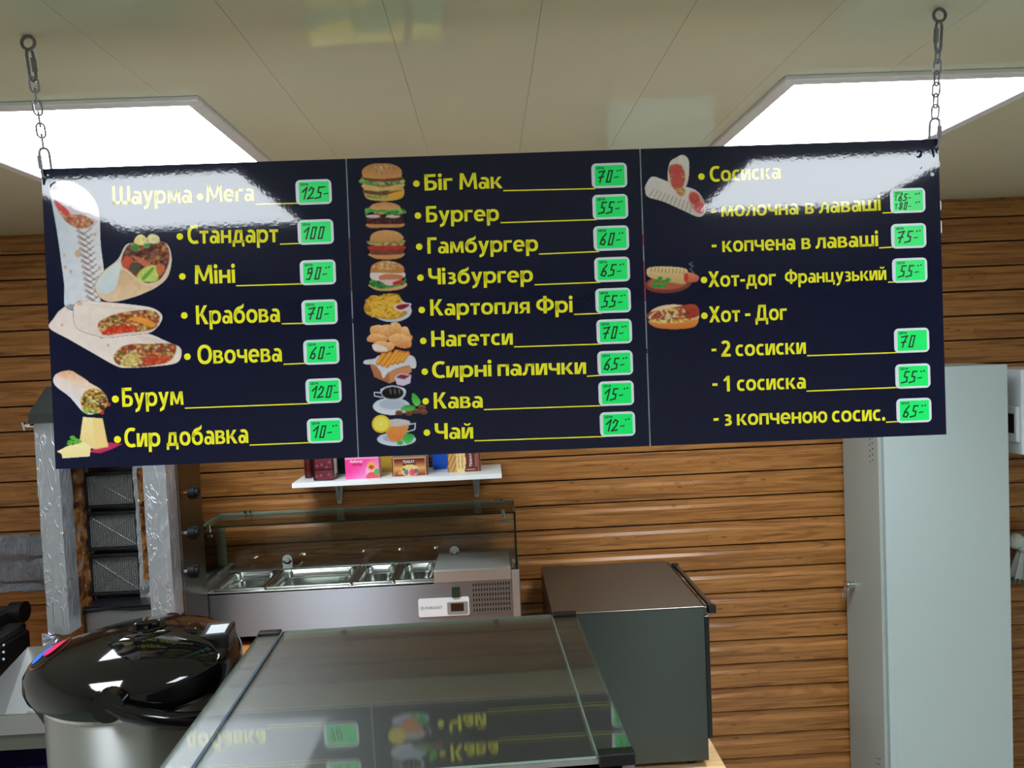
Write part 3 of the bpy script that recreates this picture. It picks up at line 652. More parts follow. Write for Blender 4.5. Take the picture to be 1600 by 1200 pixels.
# two stacked wraps
p = P(76, 462, 286, 582, 70, 460, 30/7, 31)
b2 = p.poly([(30, 225), (60, 160), (110, 100), (200, 70), (420, 190), (560, 260), (690, 262), (830, 320), (905, 355), (915, 410), (880, 460), (760, 480), (570, 492), (480, 480), (300, 380), (160, 300)], (232, 214, 204), (236, 220, 210), noise=.04, cell=16)
for a, b in ((115, 205), (425, 340), (380, 290)): p.ell(a, b, 9, 10, (206, 150, 110), alpha=.8)
m_ = p.pmask([(460, 420), (490, 370), (560, 335), (700, 330), (860, 330), (880, 370), (850, 430), (760, 470), (600, 488), (490, 470)]); p.cells(m_, FILL, 17)
p.cells(p.pmask([(650, 460), (690, 420), (790, 410), (860, 420), (800, 465), (700, 472)]), [(216, 80, 50), (230, 120, 80), (200, 70, 44)], 14)
p.cells(p.pmask([(510, 480), (530, 410), (600, 400), (640, 440), (600, 485)]), [(226, 200, 110), (206, 170, 90), (236, 214, 150)], 14)
for k in range(5): p.line([(600+k*42, 268+k*8), (680+k*36, 320+k*2)], 4, (196, 150, 110), clip=b2, alpha=.7)
fin(p, 'printed_wrap', 120)
p = P(110, 464, 262, 536, 70, 460, 30/7, 41)
b1 = p.poly([(190, 110), (205, 60), (260, 42), (450, 55), (600, 70), (720, 90), (780, 130), (785, 170), (750, 225), (690, 260), (560, 275), (420, 292), (330, 275), (240, 245), (200, 200)], (238, 222, 210), (226, 206, 194), noise=.05, cell=12)
m_ = p.pmask([(355, 205), (400, 160), (500, 125), (640, 105), (730, 110), (770, 150), (750, 215), (680, 245), (540, 258), (400, 272)]); p.cells(m_, FILL, 16)
p.cells(p.pmask([(385, 270), (420, 230), (520, 205), (610, 215), (600, 245), (480, 262)]), [(222, 60, 34), (236, 96, 60), (206, 50, 34)], 14)
p.poly([(560, 165), (640, 150), (740, 195), (715, 220), (620, 185)], (232, 150, 60), noise=.1)
p.ell(235, 60, 18, 15, (226, 160, 110), alpha=.8)
for k in range(4): p.line([(300+k*90, 62+k*10), (420+k*80, 95+k*4)], 4, (206, 176, 150), clip=b1, alpha=.7)
fin(p, 'printed_wrap', 120, .00018)
# burum wrap
p = P(80, 574, 178, 652, 70, 460, 30/7, 51)
p.poly([(55, 575), (75, 535), (130, 512), (190, 515), (260, 570), (380, 640), (400, 720), (330, 800), (260, 790), (170, 690), (80, 620)], (240, 200, 170), (226, 226, 232), ang=120, noise=.06, cell=14)
p.poly([(80, 540), (130, 512), (190, 518), (300, 590), (260, 610), (150, 570)], (232, 170, 124), (240, 214, 190), noise=.1)
m_ = p.emask(332, 715, 92, 84, 10); p.cells(m_, [(70, 110, 50), (216, 190, 80), (170, 40, 36), (236, 214, 150), (110, 34, 40), (226, 150, 60), (150, 170, 80)], 15)
p.ell(428, 737, 13, 13, (190, 60, 80)); p.ell(383, 793, 14, 12, (180, 50, 60)); p.poly([(250, 760), (262, 790), (290, 800), (280, 770)], (150, 190, 60))
fin(p, 'printed_wrap', 120)
# cheese
p = P(86, 646, 196, 720, 70, 460, 30/7, 61)
p.poly([(300, 1050), (420, 990), (525, 1000), (440, 1040), (370, 1064), (310, 1058)], (196, 48, 92), sm=False)
p.poly([(255, 820), (388, 830), (426, 1020), (340, 1036), (236, 1020), (236, 960)], (246, 224, 158), (240, 210, 140), sm=False, noise=.03)
p.poly([(318, 828), (388, 830), (426, 1020), (345, 1036)], (240, 206, 130), sm=False, alpha=.6)
p.poly([(80, 1052), (150, 1016), (262, 990), (310, 1018), (302, 1082), (118, 1097), (112, 1068)], (248, 232, 170), (240, 216, 150), sm=False)
p.line([(118, 1095), (302, 1082)], 5, (250, 244, 200))
for a, b in ((170, 985), (190, 965), (215, 975), (200, 990), (165, 1000), (228, 985), (185, 955)): p.poly([(a-20, b), (a, b-10), (a+22, b-2), (a+4, b+12)], (92, 172, 50), noise=.2, cell=5)
fin(p, 'printed_cheese', 120)
# burgers
O = (540, 240, 5.)
p = P(560, 252, 634, 316, *O, 71)
p.poly([(140, 290), (160, 260), (300, 300), (440, 260), (455, 330), (400, 362), (290, 372), (180, 358), (150, 330)], (232, 190, 110), (220, 170, 90), noise=.1)
p.poly([(130, 180), (300, 200), (440, 180), (448, 240), (440, 270), (290, 290), (150, 272), (140, 230)], (170, 110, 70), noise=.2)
p.poly([(138, 240), (300, 262), (445, 232), (446, 262), (300, 292), (148, 274)], (232, 186, 116), noise=.1)
p.poly([(145, 285), (300, 300), (430, 285), (430, 305), (300, 325), (155, 312)], (120, 70, 48), noise=.2)
p.cells(p.pmask([(102, 225), (125, 195), (200, 215), (300, 225), (400, 215), (460, 205), (455, 232), (380, 245), (250, 248), (150, 240)]), [(120, 170, 80), (160, 196, 110), (190, 214, 150), (90, 140, 70)], 16)
p.poly([(130, 188), (250, 190), (440, 182), (430, 210), (300, 215), (180, 210)], (118, 66, 44), noise=.2)
p.poly([(330, 320), (450, 290), (440, 335), (370, 350)], (236, 176, 60)); p.cells(p.pmask([(160, 320), (330, 330), (300, 350), (180, 345)]), [(140, 170, 80), (190, 200, 110)], 14)
p.poly([(130, 170), (135, 120), (200, 82), (285, 74), (370, 84), (432, 120), (440, 170), (420, 185), (285, 198), (160, 190)], (196, 130, 76), (222, 160, 100), noise=.06)
p.cells(p.emask(290, 120, 95, 32), [(206, 140, 86), (232, 190, 130), (200, 134, 80)], 8, .15)
fin(p, 'printed_burger', 600)
p = P(568, 314, 638, 358, *O, 81)
p.poly([(180, 545), (440, 540), (436, 575), (300, 580), (184, 580)], (220, 160, 100), (200, 130, 76), noise=.08)
p.cells(p.pmask([(160, 480), (300, 490), (440, 480), (455, 530), (440, 550), (300, 553), (180, 550), (165, 520)]), [(96, 44, 44), (70, 36, 40), (130, 60, 56), (60, 28, 34)], 18)
p.ell(215, 490, 55, 13, (222, 200, 206)); p.ell(370, 490, 55, 12, (216, 206, 190)); p.ell(265, 470, 45, 12, (190, 60, 44)); p.ell(405, 474, 40, 10, (110, 34, 40))
p.cells(p.pmask([(150, 455), (165, 425), (300, 420), (440, 428), (475, 462), (430, 470), (320, 478), (200, 460), (160, 482)]), [(70, 160, 66), (110, 190, 90), (150, 206, 110), (60, 130, 60)], 20)
p.poly([(188, 425), (215, 395), (300, 378), (390, 392), (428, 425), (330, 440), (230, 436)], (214, 146, 90), (226, 170, 112), noise=.06)
fin(p, 'printed_burger', 600)
p = P(570, 356, 636, 408, *O, 91)
p.poly([(192, 780), (445, 775), (440, 808), (380, 825), (260, 825), (205, 808)], (222, 160, 96), (206, 140, 80), noise=.06)
p.poly([(190, 730), (448, 725), (450, 770), (430, 788), (210, 790), (190, 760)], (126, 66, 52), noise=.25, cell=5)
p.poly([(192, 722), (448, 718), (444, 745), (300, 752), (200, 748)], (190, 54, 46), noise=.15)
p.cells(p.pmask([(165, 695), (190, 680), (440, 675), (462, 690), (440, 715), (320, 720), (200, 715)]), [(150, 170, 90), (190, 170, 100), (170, 120, 80), (206, 200, 130)], 16)
p.poly([(190, 672), (205, 630), (260, 603), (320, 598), (390, 606), (440, 635), (446, 672), (330, 690), (220, 688)], (222, 164, 100), (206, 144, 86), noise=.05)
fin(p, 'printed_burger', 600)
p = P(572, 404, 636, 456, *O, 101)
p.poly([(195, 1020), (465, 1010), (462, 1045), (390, 1068), (270, 1072), (205, 1050)], (226, 180, 124), (216, 160, 96), noise=.06)
p.poly([(198, 925), (290, 920), (450, 925), (450, 970), (300, 990), (205, 985)], (226, 214, 210), noise=.06)
p.poly([(262, 960), (320, 940), (440, 950), (430, 985), (300, 990), (268, 985)], (200, 130, 80), noise=.15)
p.poly([(268, 990), (430, 985), (400, 1012), (350, 1030), (300, 1012)], (232, 190, 200)); p.poly([(370, 1005), (440, 985), (440, 1015), (380, 1028)], (206, 44, 50))
p.cells(p.pmask([(186, 1000), (210, 985), (262, 1000), (340, 1030), (440, 1010), (466, 960), (468, 1010), (420, 1035), (290, 1058), (200, 1035)]), [(50, 140, 60), (90, 176, 84), (60, 110, 60)], 18)
p.poly([(196, 930), (202, 880), (250, 848), (320, 836), (400, 850), (450, 880), (458, 920), (420, 935), (240, 930)], (206, 140, 76), (196, 126, 66), noise=.06)
p.cells(p.pmask([(215, 895), (250, 855), (330, 843), (400, 855), (440, 890), (330, 910)]), [(210, 146, 84), (240, 206, 150), (200, 130, 70)], 8, .15)
fin(p, 'printed_burger', 600)
# fries
O = (550, 440, 4.284)
p = P(566, 456, 646, 508, *O, 111)
p.ell(268, 195, 132, 76, (214, 218, 224), (196, 200, 210), noise=.03)
rs = np.random.RandomState(5)
mk = p.pmask([(80, 170), (110, 110), (180, 95), (240, 80), (310, 85), (330, 140), (300, 175), (370, 205), (330, 240), (250, 255), (150, 240), (95, 215)])
p.put(mk, (190, 140, 40), noise=.3, cell=5)
for k in range(70):
    a = rs.uniform(-1.2, 1.2)+PI/2*rs.randint(0, 2)*.7; cx, cy = rs.uniform(95, 345), rs.uniform(92, 240); L = rs.uniform(25, 50)
    dx, dy = math.cos(a)*L, math.sin(a)*L*.7; v_ = rs.uniform(-20, 20)
    p.line([(cx-dx, cy-dy), (cx+dx, cy+dy)], 9, (234+v_*.5, 180+v_, 66+v_*.5), clip=p.emask(215, 165, 140, 90) & (p.V > 76+abs(p.U-250)*.12))
p.poly([(280, 170), (310, 150), (375, 142), (398, 155), (360, 190), (320, 200)], (226, 214, 222)); p.poly([(292, 170), (320, 153), (375, 150), (385, 160), (350, 183), (315, 188)], (150, 24, 40))
fin(p, 'printed_fries', 600)
# nuggets
p = P(570, 500, 650, 554, *O, 121)
for q in (((120, 330), (130, 300), (185, 290), (215, 310), (200, 350), (140, 360)), ((185, 330), (200, 295), (250, 290), (262, 340), (240, 385), (195, 380)), ((98, 385), (130, 350), (200, 355), (245, 385), (200, 410), (120, 405)),
          ((250, 310), (262, 278), (300, 272), (330, 300), (345, 360), (280, 370), (250, 345)), ((330, 310), (370, 305), (390, 350), (408, 375), (380, 410), (340, 380)), ((245, 375), (290, 350), (370, 360), (398, 400), (390, 440), (330, 445), (262, 415)),
          ((135, 430), (180, 400), (270, 410), (282, 445), (230, 475), (160, 470))):
    p.poly(q, (246, 200, 136), (224, 126, 60), noise=.14, cell=5)
p.poly([(135, 425), (160, 418), (225, 440), (240, 462), (200, 470), (150, 458)], (236, 222, 218), noise=.08)
fin(p, 'printed_nuggets', 600)
# cheese sticks in a paper-lined box
p = P(566, 546, 652, 604, *O, 131)
p.poly([(120, 545), (395, 545), (400, 600), (330, 650), (250, 683), (150, 640), (125, 570)], (190, 124, 84), (170, 104, 66), sm=False, noise=.04)
p.poly([(250, 683), (250, 600), (400, 560), (398, 605), (330, 650)], (206, 140, 96), sm=False, noise=.03)
p.poly([(75, 545), (90, 525), (150, 515), (200, 490), (380, 490), (425, 520), (428, 575), (400, 580), (380, 560), (300, 580), (240, 610), (210, 645), (190, 600), (150, 555), (100, 555)], (206, 204, 214), (226, 224, 230), noise=.06)
for a, b, c, d in ((175, 545, 215, 480), (205, 555, 255, 478), (235, 562, 300, 465), (270, 545, 325, 475), (305, 540, 345, 480), (335, 530, 372, 480)):
    p.line([(a, b), (c, d)], 32, (206, 124, 36)); p.line([(a-3, b-4), (c-3, d+4)], 18, (240, 166, 62))
p.poly([(285, 640), (320, 615), (398, 625), (390, 680), (345, 698), (300, 690)], (214, 200, 222), sm=False); p.poly([(292, 642), (325, 620), (392, 630), (350, 655)], (140, 40, 60), sm=False)
fin(p, 'printed_cheese_sticks', 600)
# coffee
p = P(582, 600, 668, 652, *O, 141)
p.ell(265, 835, 125, 58, (200, 208, 222), (226, 230, 238)); p.ell(270, 822, 88, 34, (180, 190, 206))
p.poly([(190, 740), (200, 715), (270, 695), (350, 715), (360, 750), (335, 785), (280, 800), (215, 780)], (216, 222, 232), (190, 198, 214))
p.ell(272, 745, 74, 42, (28, 20, 22), (10, 8, 12))
p.line([(190, 745), (150, 740), (150, 765), (200, 775)], 8, (206, 214, 224))
for a in (255, 285, 315): p.line([(a, 722), (a+4, 750)], 5, (150, 150, 160), alpha=.7)
p.poly([(405, 745), (440, 770), (460, 810), (430, 835), (402, 800)], (60, 170, 60), (110, 206, 90)); p.poly([(325, 850), (370, 825), (425, 838), (400, 865), (350, 868)], (50, 150, 54), (100, 200, 90))
for a, b in ((315, 878), (380, 882), (430, 868), (470, 842), (480, 874)): p.ell(a, b, 26, 18, (150, 92, 66), (96, 54, 40)); p.line([(a-14, b+2), (a+14, b-3)], 4, (70, 36, 28))
fin(p, 'printed_coffee_cup', 600)
# tea
p = P(578, 646, 652, 700, *O, 151)
p.ell(298, 1055, 130, 46, (190, 200, 222), (216, 222, 236)); p.ell(298, 1048, 90, 28, (168, 178, 200))
p.poly([(215, 940), (300, 920), (380, 935), (370, 1000), (335, 1060), (280, 1070), (240, 1040)], (226, 160, 90), (232, 130, 56), noise=.06)
p.poly([(225, 935), (300, 918), (382, 932), (378, 955), (300, 968), (228, 960)], (206, 196, 200)); p.line([(380, 955), (425, 950), (420, 990), (370, 1005)], 9, (200, 208, 222))
p.ell(195, 953, 62, 60, (236, 214, 60), (226, 196, 40)); p.ell(195, 953, 50, 48, (246, 226, 90)); p.ell(196, 953, 8, 8, (250, 240, 180))
p.poly([(340, 1040), (370, 1015), (418, 1030), (400, 1070), (370, 1088), (345, 1065)], (40, 166, 66), (90, 206, 100)); p.ell(322, 1080, 22, 15, (60, 180, 70))
fin(p, 'printed_tea_cup', 600)
# sausage in lavash
O = (1000, 200, 3.2)
p = P(1006, 240, 1106, 342, *O, 161)
ro = p.poly([(25, 310), (30, 280), (58, 244), (100, 252), (180, 285), (255, 300), (300, 330), (330, 390), (326, 425), (292, 445), (220, 415), (120, 370), (40, 345)], (226, 220, 214), (214, 200, 190), noise=.05)
for k in range(11): p.line([(70+k*19, 305+k*7), (48+k*20, 342+k*8)], 4.5, (140, 112, 92), clip=ro, alpha=.8)
p.ell(284, 372, 34, 62, (214, 150, 120), rot=-28); p.ell(272, 352, 25, 32, (206, 84, 84), (190, 66, 66), rot=-28, noise=.1, cell=6); p.ell(298, 398, 24, 30, (206, 84, 84), rot=-28, noise=.1, cell=6)
p.poly([(138, 225), (150, 170), (180, 148), (214, 134), (243, 160), (246, 225), (232, 290), (200, 322), (165, 305), (142, 275)], (232, 224, 214), (214, 196, 176), noise=.06)
p.cells(p.pmask([(145, 200), (175, 180), (210, 190), (225, 240), (215, 290), (185, 315), (155, 280)]), [(210, 120, 70), (190, 90, 60), (226, 160, 90)], 10)
p.ell(185, 215, 26, 30, (206, 80, 80), noise=.12, cell=6); p.ell(188, 270, 30, 30, (206, 84, 78), noise=.12, cell=6)
p.cells(p.pmask([(180, 310), (215, 300), (228, 325), (200, 345)]), [(232, 190, 130), (206, 140, 80)], 8)
fin(p, 'printed_sausage_wrap', 1050)
# french hot dog
O = (1000, 400, 3.2)
p = P(1006, 404, 1096, 462, *O, 171)
p.ell(140, 140, 116, 46, (150, 76, 60), (120, 56, 46), rot=-4); p.ell(140, 134, 100, 34, (176, 96, 74), rot=-4)
bn = p.poly([(32, 85), (45, 58), (120, 52), (225, 62), (240, 95), (232, 132), (200, 140), (110, 122), (50, 108)], (232, 206, 150), (206, 160, 100), noise=.05)
for k in range(10): p.line([(58+k*18, 58+k), (54+k*18, 78+k*1.2)], 4, (130, 84, 50), clip=bn)
p.poly([(225, 90), (250, 82), (290, 98), (295, 115), (280, 130), (235, 128)], (226, 130, 96), (200, 96, 70)); p.ell(230, 108, 11, 24, (200, 60, 50))
for a, b in ((80, 125), (100, 112), (120, 128), (140, 118), (95, 148), (118, 150), (72, 148)): p.poly([(a-14, b), (a, b-10), (a+15, b), (a, b+12)], (40, 150, 54), noise=.3, cell=4)
p.line([(270, 85), (250, 65), (265, 50), (245, 40), (262, 30)], 4, (150, 156, 176), alpha=.6)
fin(p, 'printed_hot_dog', 1050)
p = P(1008, 470, 1096, 518, *O, 181)
p.ell(168, 302, 128, 60, (240, 206, 160), (226, 150, 80), noise=.04)
p.poly([(34, 300), (50, 280), (120, 270), (200, 250), (270, 240), (296, 270), (290, 300), (240, 315), (160, 325), (60, 322)], (176, 70, 50), (150, 50, 40), noise=.15, cell=6)
p.cells(p.pmask([(42, 300), (90, 275), (180, 262), (240, 275), (230, 310), (150, 322), (60, 318)]), [(200, 80, 60), (170, 100, 80), (232, 200, 120), (160, 60, 44), (236, 220, 190)], 11)
p.cells(p.pmask([(60, 318), (150, 320), (250, 312), (230, 328), (120, 335), (70, 330)]), [(236, 190, 60), (240, 220, 150), (200, 120, 60)], 9)
p.poly([(40, 325), (100, 338), (200, 335), (288, 318), (270, 355), (180, 366), (80, 358)], (226, 140, 66), (206, 116, 50))
fin(p, 'printed_hot_dog', 1050)
# torn corners of the film, a few scuffs
def scuff(pts, m_='darkgap', name='scuff_mark'):
    bm = bmesh.new(); vs = []
    for q in pts:
        P_ = s_pt(*q); vs.append(bm.verts.new((P_[0], -.0003, P_[2])))
    bm.faces.new(vs); me = bpy.data.meshes.new(name); bm.to_mesh(me); bm.free()
    if me.polygons[0].normal.y > 0: me.flip_normals()
    return obj(name, me, m_, pan_of(pts[0][0]))
MT['tear'] = mat('matt_bare_film', (34, 38, 62), .6, spec=.1)
for q in (((66, 264.5), (84, 264), (81, 271), (76, 276), (72, 281), (70, 289), (67, 289)), ((79, 288), (86, 283.5), (87.5, 285), (82, 288), (79.5, 293), (78, 292)),
          ((1440.5, 218.5), (1446, 218.3), (1444, 225)), ((1449, 218.2), (1457.5, 218), (1453, 223)),
          ((1458, 218), (1464.5, 218), (1465, 241), (1461, 235)), ((1454, 231), (1457, 224), (1460.5, 244), (1458.5, 247)),
          ((1431.5, 237), (1436, 233.5), (1441, 236), (1440.5, 244), (1437, 247), (1432, 246), (1432.3, 244), (1436, 243), (1438, 239), (1436, 236.5), (1433, 238.5)), ((1437, 264), (1441, 260), (1440, 263.5))):
    scuff(q, 'tear')
for (a, b, r) in ((1456.5, 272.5, 3.0), (75, 274, 1.6)):
    c = s_pt(a, b); bm = bmesh.new(); cyl(bm, (c[0], c[2]), 1, r*.00115, -.0006, 0, 12); obj('rivet', bm, 'foam', pan_of(a))

# ================================================================ PRICE TAGS
DIG = {'0': [[(.1, .0), (.42, .0), (.55, 1), (.25, 1), (.1, 0)]], '1': [[(.0, .62), (.38, 1), (.22, 0)]],
       '2': [[(.1, .72), (.28, 1), (.5, .85), (.38, .45), (.02, .0), (.5, .06)]], '5': [[(.62, 1), (.28, 1), (.22, .55), (.48, .5), (.45, .1), (.0, .0)]],
       '6': [[(.5, 1), (.2, .6), (.05, .1), (.35, .0), (.48, .25), (.38, .48), (.12, .4)]], '7': [[(.05, .92), (.55, 1), (.28, .45), (.2, 0)], [(.08, .42), (.46, .48)]],
       '8': [[(.5, .85), (.25, 1), (.12, .75), (.45, .3), (.3, 0), (.05, .15), (.45, .6), (.5, .85)]], '9': [[(.45, .6), (.15, .5), (.15, .9), (.45, 1), (.48, .6), (.3, 0), (.05, .0)]],
       '-': [[(.1, .38), (.42, .42)]]}
def poly_strokes(bm, strokes, wd, dz):
    for st in strokes:
        for (xa, ya), (xb, yb) in zip(st, st[1:]):
            L = math.hypot(xb-xa, yb-ya) or 1e-9; ux, uy = (xb-xa)/L*wd/2, (yb-ya)/L*wd/2
            q = [(xa-ux+uy, ya-uy-ux), (xb+ux+uy, yb+uy-ux), (xb+ux-uy, yb+uy+ux), (xa-ux-uy, ya-uy+ux)]
            bm.faces.new([bm.verts.new((a, -dz, b)) for a, b in q])
def price_tag(px, py, lines, label, sup=True, w_=.0622, h_=.0432):
    c = s_pt(px, py); E3 = Matrix(E_.tolist()); loc = Vector(SC.tolist()) + E3 @ Vector((c[0], -.0003, c[2]))
    t = thing('price_tag', label, 'price tag', loc, SR, 'green price cards stuck on the menu board')
    bm = bmesh.new(); prism(bm, rrect(-w_/2, w_/2, -h_/2, h_/2, .0085), 1, -.0009, 0); obj('card_border', bm, 'tagwhite', t)
    gx0, gx1, gz0, gz1 = -w_/2+.0058, w_/2-.0044, -h_/2+.0038, h_/2-.0040
    obj('green_face', BX(gx0, gx1, -.00115, -.0009, gz0, gz1), 'taggreen', t)
    bm = bmesh.new(); pl, wd = text_polys('ЦЕНА'); k = .0042/.7
    for q in pl: bm.faces.new([bm.verts.new((gx0+.0028+a*k*.95, -.0013, gz1-.0062+b*k)) for a, b in q])
    n = len(lines)
    for li, s in enumerate(lines):
        hh = .0192 if n == 1 else .0115; z0 = gz0+.0065 if n == 1 else gz0+.0028+(1-li)*.0148
        x_ = gx0+.0045 if n == 1 else gx0+.0085
        sw = .0026 if n == 1 else .0019
        for ch in s:
            adv = {'1': .50, '-': .6}.get(ch, .70)*hh
            poly_strokes(bm, [[(x_+a*hh*1.0+b*hh*.12, z0+b*hh) for a, b in st] for st in DIG[ch]], sw if ch != '-' else sw*.7, .0013); x_ += adv
        if n == 2: poly_strokes(bm, [[(gx0+.004, z0+.001), (gx0+.0045, z0+.009)], [(gx0+.0025, z0+.0085), (gx0+.0062, z0+.009)]], .0013, .0013)
        if sup:
            zz = z0+hh*.98 if n == 1 else z0+hh*.95
            for dx in (0, .0052): bm.faces.new([bm.verts.new((gx1-.0120+dx+.0017*math.cos(q*PI/4), -.0013, zz+dx*.15+.0015*math.sin(q*PI/4))) for q in range(8)])
    for f in bm.faces:
        f.normal_update()
        if f.normal.y > 0: f.normal_flip()
    me = bpy.data.meshes.new('handwritten_price'); bm.to_mesh(me); bm.free(); obj('handwritten_price', me, 'ink', t)
TG = [(490.3, 300.2, ['125-'], 'green card priced 125 beside the washed-out top line of the left panel'),
 (493.4, 362.6, ['100'], 'green price card reading 100, second down in the left panel'),
 (496.9, 425.7, ['90-'], 'green price card reading 90 in the left panel'),
 (499.6, 487.8, ['70-'], 'green card priced 70 beside the tilted wraps in the left panel'),
 (502.3, 550, ['60-'], 'green card priced 60, fifth down in the left panel'),
 (505.8, 610.6, ['120-'], 'green price card reading 120 on a long yellow line'),
 (508, 672.8, ['10-'], 'green price card reading 10, lowest in the left panel'),
 (951.9, 274.4, ['70-'], 'green card priced 70 at the top of the middle panel'),
 (953.4, 323.3, ['55-'], 'green card priced 55, second down in the middle panel'),
 (954.9, 372.2, ['60-'], 'green card priced 60, third down in the middle panel'),
 (956.3, 421.1, ['65-'], 'green card priced 65, fourth down in the middle panel'),
 (957.9, 469.5, ['55-'], 'green card priced 55 on the fries line of the middle panel'),
 (959.6, 518, ['70-'], 'green card priced 70 on the nuggets line of the middle panel'),
 (961.1, 567.2, ['65-'], 'green card priced 65, seventh down in the middle panel'),
 (962.7, 614.5, ['15-'], 'green price card reading 15 on the coffee line'),
 (964.8, 662.6, ['12-'], 'green price card reading 12 on the tea line'),
 (1417.8, 313.5, ['65-', '80-'], 'green price card with two handwritten prices, 65 above 80'),
 (1419.3, 368.7, ['75-'], 'green price card reading 75 in the right panel'),
 (1421, 422.4, ['55-'], 'green card priced 55, third down in the right panel'),
 (1424.1, 531.8, ['70'], 'green card priced 70 in the right panel'),
 (1425.9, 587.5, ['55-'], 'green card priced 55, second from the bottom of the right panel'),
 (1427.6, 641.2, ['65-'], 'green card priced 65, lowest in the right panel')]
for px, py, l, lab in TG: price_tag(px, py, l, lab, sup=(l[0] not in ('100', '70')))

# ================================================================ CHAINS
def stadium(L, W, n=6):
    r = W/2; out = []
    for s_, a0 in ((1, 0), (-1, 180)):
        for i in range(n+1):
            a = math.radians(a0+180*i/n); out.append((r*math.cos(a), s_*(L/2-r)+r*math.sin(a)))
    return out
def hang_chain(top, bot, label, flip):
    top, bot = Vector(top), Vector(bot)
    t = thing('hanging_chain', label, 'chain', top, group='chains holding the menu board')
    d = bot-top; Ln = d.length; ax = d.normalized()
    q = Vector((0, 0, -1)).rotation_difference(ax).to_matrix()
    def link(name, dist, L, W, rad, rotz, m_):
        bm = bmesh.new(); R_ = Matrix.Rotation(rotz, 3, 'Z')
        pts = [q @ (R_ @ Vector((a, 0, b))) + ax*dist for a, b in stadium(L, W)]
        tube(bm, pts, rad, 8, True); return obj(name, bm, m_, t, smooth=True)
    # eye screw in the ceiling
    bm = bmesh.new(); tube(bm, [(.0105*math.cos(a*PI/8), 0, .0105*math.sin(a*PI/8)) for a in range(16)], .0026, 8, True)
    tube(bm, [(0, 0, .011), (0, 0, CZ-top.z)], .0026, 8); obj('eye_screw', bm, 'hook', t, smooth=True)
    l1 = link('quick_link', .034, .050, .020, .0024, 1.1+flip*.5, 'hook')
    bm = bmesh.new(); R_ = Matrix.Rotation(1.1+flip*.5, 3, 'Z')
    tube(bm, [q @ (R_ @ Vector((.0086*flip, 0, z))) + ax*.034 for z in (.012, -.010)], .0046, 6); obj('sleeve', bm, 'hook', l1)
    # short links
    s0 = .058; s1 = Ln-.046; n = max(3, round((s1-s0)/.0172)); st = (s1-s0)/n
    for i in range(n): link('chain_link', s0+st*(i+.35), .0240, .0125, .0017, (i % 2)*PI/2+.5, 'chain')
    l2 = link('quick_link', Ln-.022, .050, .016, .0022, .9*flip, 'chain')
    bm = bmesh.new(); tube(bm, [q @ Vector((-.0090*flip, 0, z)) + ax*(Ln-.022) for z in (.012, -.010)], .0044, 6); obj('sleeve', bm, 'chain', l2)
bw = lambda px, py: Vector(SC.tolist()) + Matrix(E_.tolist()) @ Vector((s_pt(px, py)[0], .0025, s_pt(px, py)[2]))
a = on(44, 67, 2, CZ-.0125); b = bw(73, 275)
hang_chain(a, b, 'steel link chain holding up the left end of the menu board', 1)
a = on(1468, 24, 2, CZ-.0125); b = bw(1460, 228)
hang_chain(a, b, 'steel link chain holding up the right end of the menu board', -1)
# ================================================================ WORKTOPS
t = thing('back_counter', 'orange-brown wooden worktop along the plank wall under the topping unit and the grill', 'worktop', (-1.3, 2.7, 0))
obj('worktop', BX(-1.38, 1.385, -.50, .435, .88, .92, .002), 'counterwood', t)
obj('front_edge_band', BX(-1.38, 1.385, -.505, -.50, .872, .92), 'greyedge', t)
for x_ in (-1.3, 0, 1.36): obj('leg', BX(x_-.02, x_+.02, -.42, -.38, 0, .88), 'darkmetal', t); obj('leg', BX(x_-.02, x_+.02, .38, .42, 0, .88), 'darkmetal', t)
obj('lower_shelf', BX(-1.38, 1.38, -.36, .42, .42, .45), 'darkmetal', t)
tag(obj('storage_crate', BX(-2.1, -1.45, 2.42, 2.78, .451, .70, .01), 'bluepl'), 'blue plastic crate in the dark under the back counter at lower left', 'crate')
t = thing('oven_table', 'low pale wooden table under the steel oven, one corner showing right of it', 'table', (.43, 2.8, 0))
obj('table_top', BX(-.32, .315, -.37, .32, .482, .505, .002), 'plank', t)
for sx in (-.29, .28):
    for sy in (-.33, .28): obj('leg', BX(sx-.02, sx+.02, sy-.02, sy+.02, 0, .482), 'plank', t)
t = thing('serving_counter', 'tall serving counter below the picture edge carrying the display case and the thermo pot', 'counter', (.1, .9, 0))
obj('counter_top', BX(-1.2, .22, -.4, .36, 1.16, 1.20, .003), 'greyedge', t)
obj('counter_body', BX(-1.15, .18, -.33, .32, 0, 1.16), 'greyedge', t)

# ================================================================ TOPPING UNIT
UX0, UX1, UY0, UY1 = -1.085, .079, 2.78, 3.085
u = thing('refrigerated_topping_unit', 'long steel refrigerated topping unit with glass canopy on the back counter', 'refrigerated display', (-.5, 2.93, .92))
def U(name, bm, m_, par=None, smooth=False):
    o = obj(name, bm, m_, par or u, smooth)
    if par is None:
        for v in o.data.vertices: v.co -= Vector((-.5, 2.93, .92))
    else:
        for v in o.data.vertices: v.co -= Vector((-.5, 2.93, .92))
    return o
bm = BX(UX0+.027, .047, UY0, UY0+.003, .94, 1.118); U('front_panel', bm, 'steel_h')
for x0, x1 in ((UX0, UX0+.027), (.047, UX1)): U('end_cheek', BX(x0, x1, UY0-.004, UY1, .94, 1.150, .003), 'steel_light')
bm = bmesh.new(); box(bm, UX0+.027, .047, UY1-.04, UY1, .94, 1.128); box(bm, UX0+.027, .047, UY0, UY1-.04, .94, .955); U('back_and_base', bm, 'steel_light')
bm = bmesh.new(); box(bm, -1.058, -.235, UY0, UY0+.020, 1.112, 1.120, .001); box(bm, -1.058, -.235, UY1-.045, UY1-.04, 1.110, 1.128)
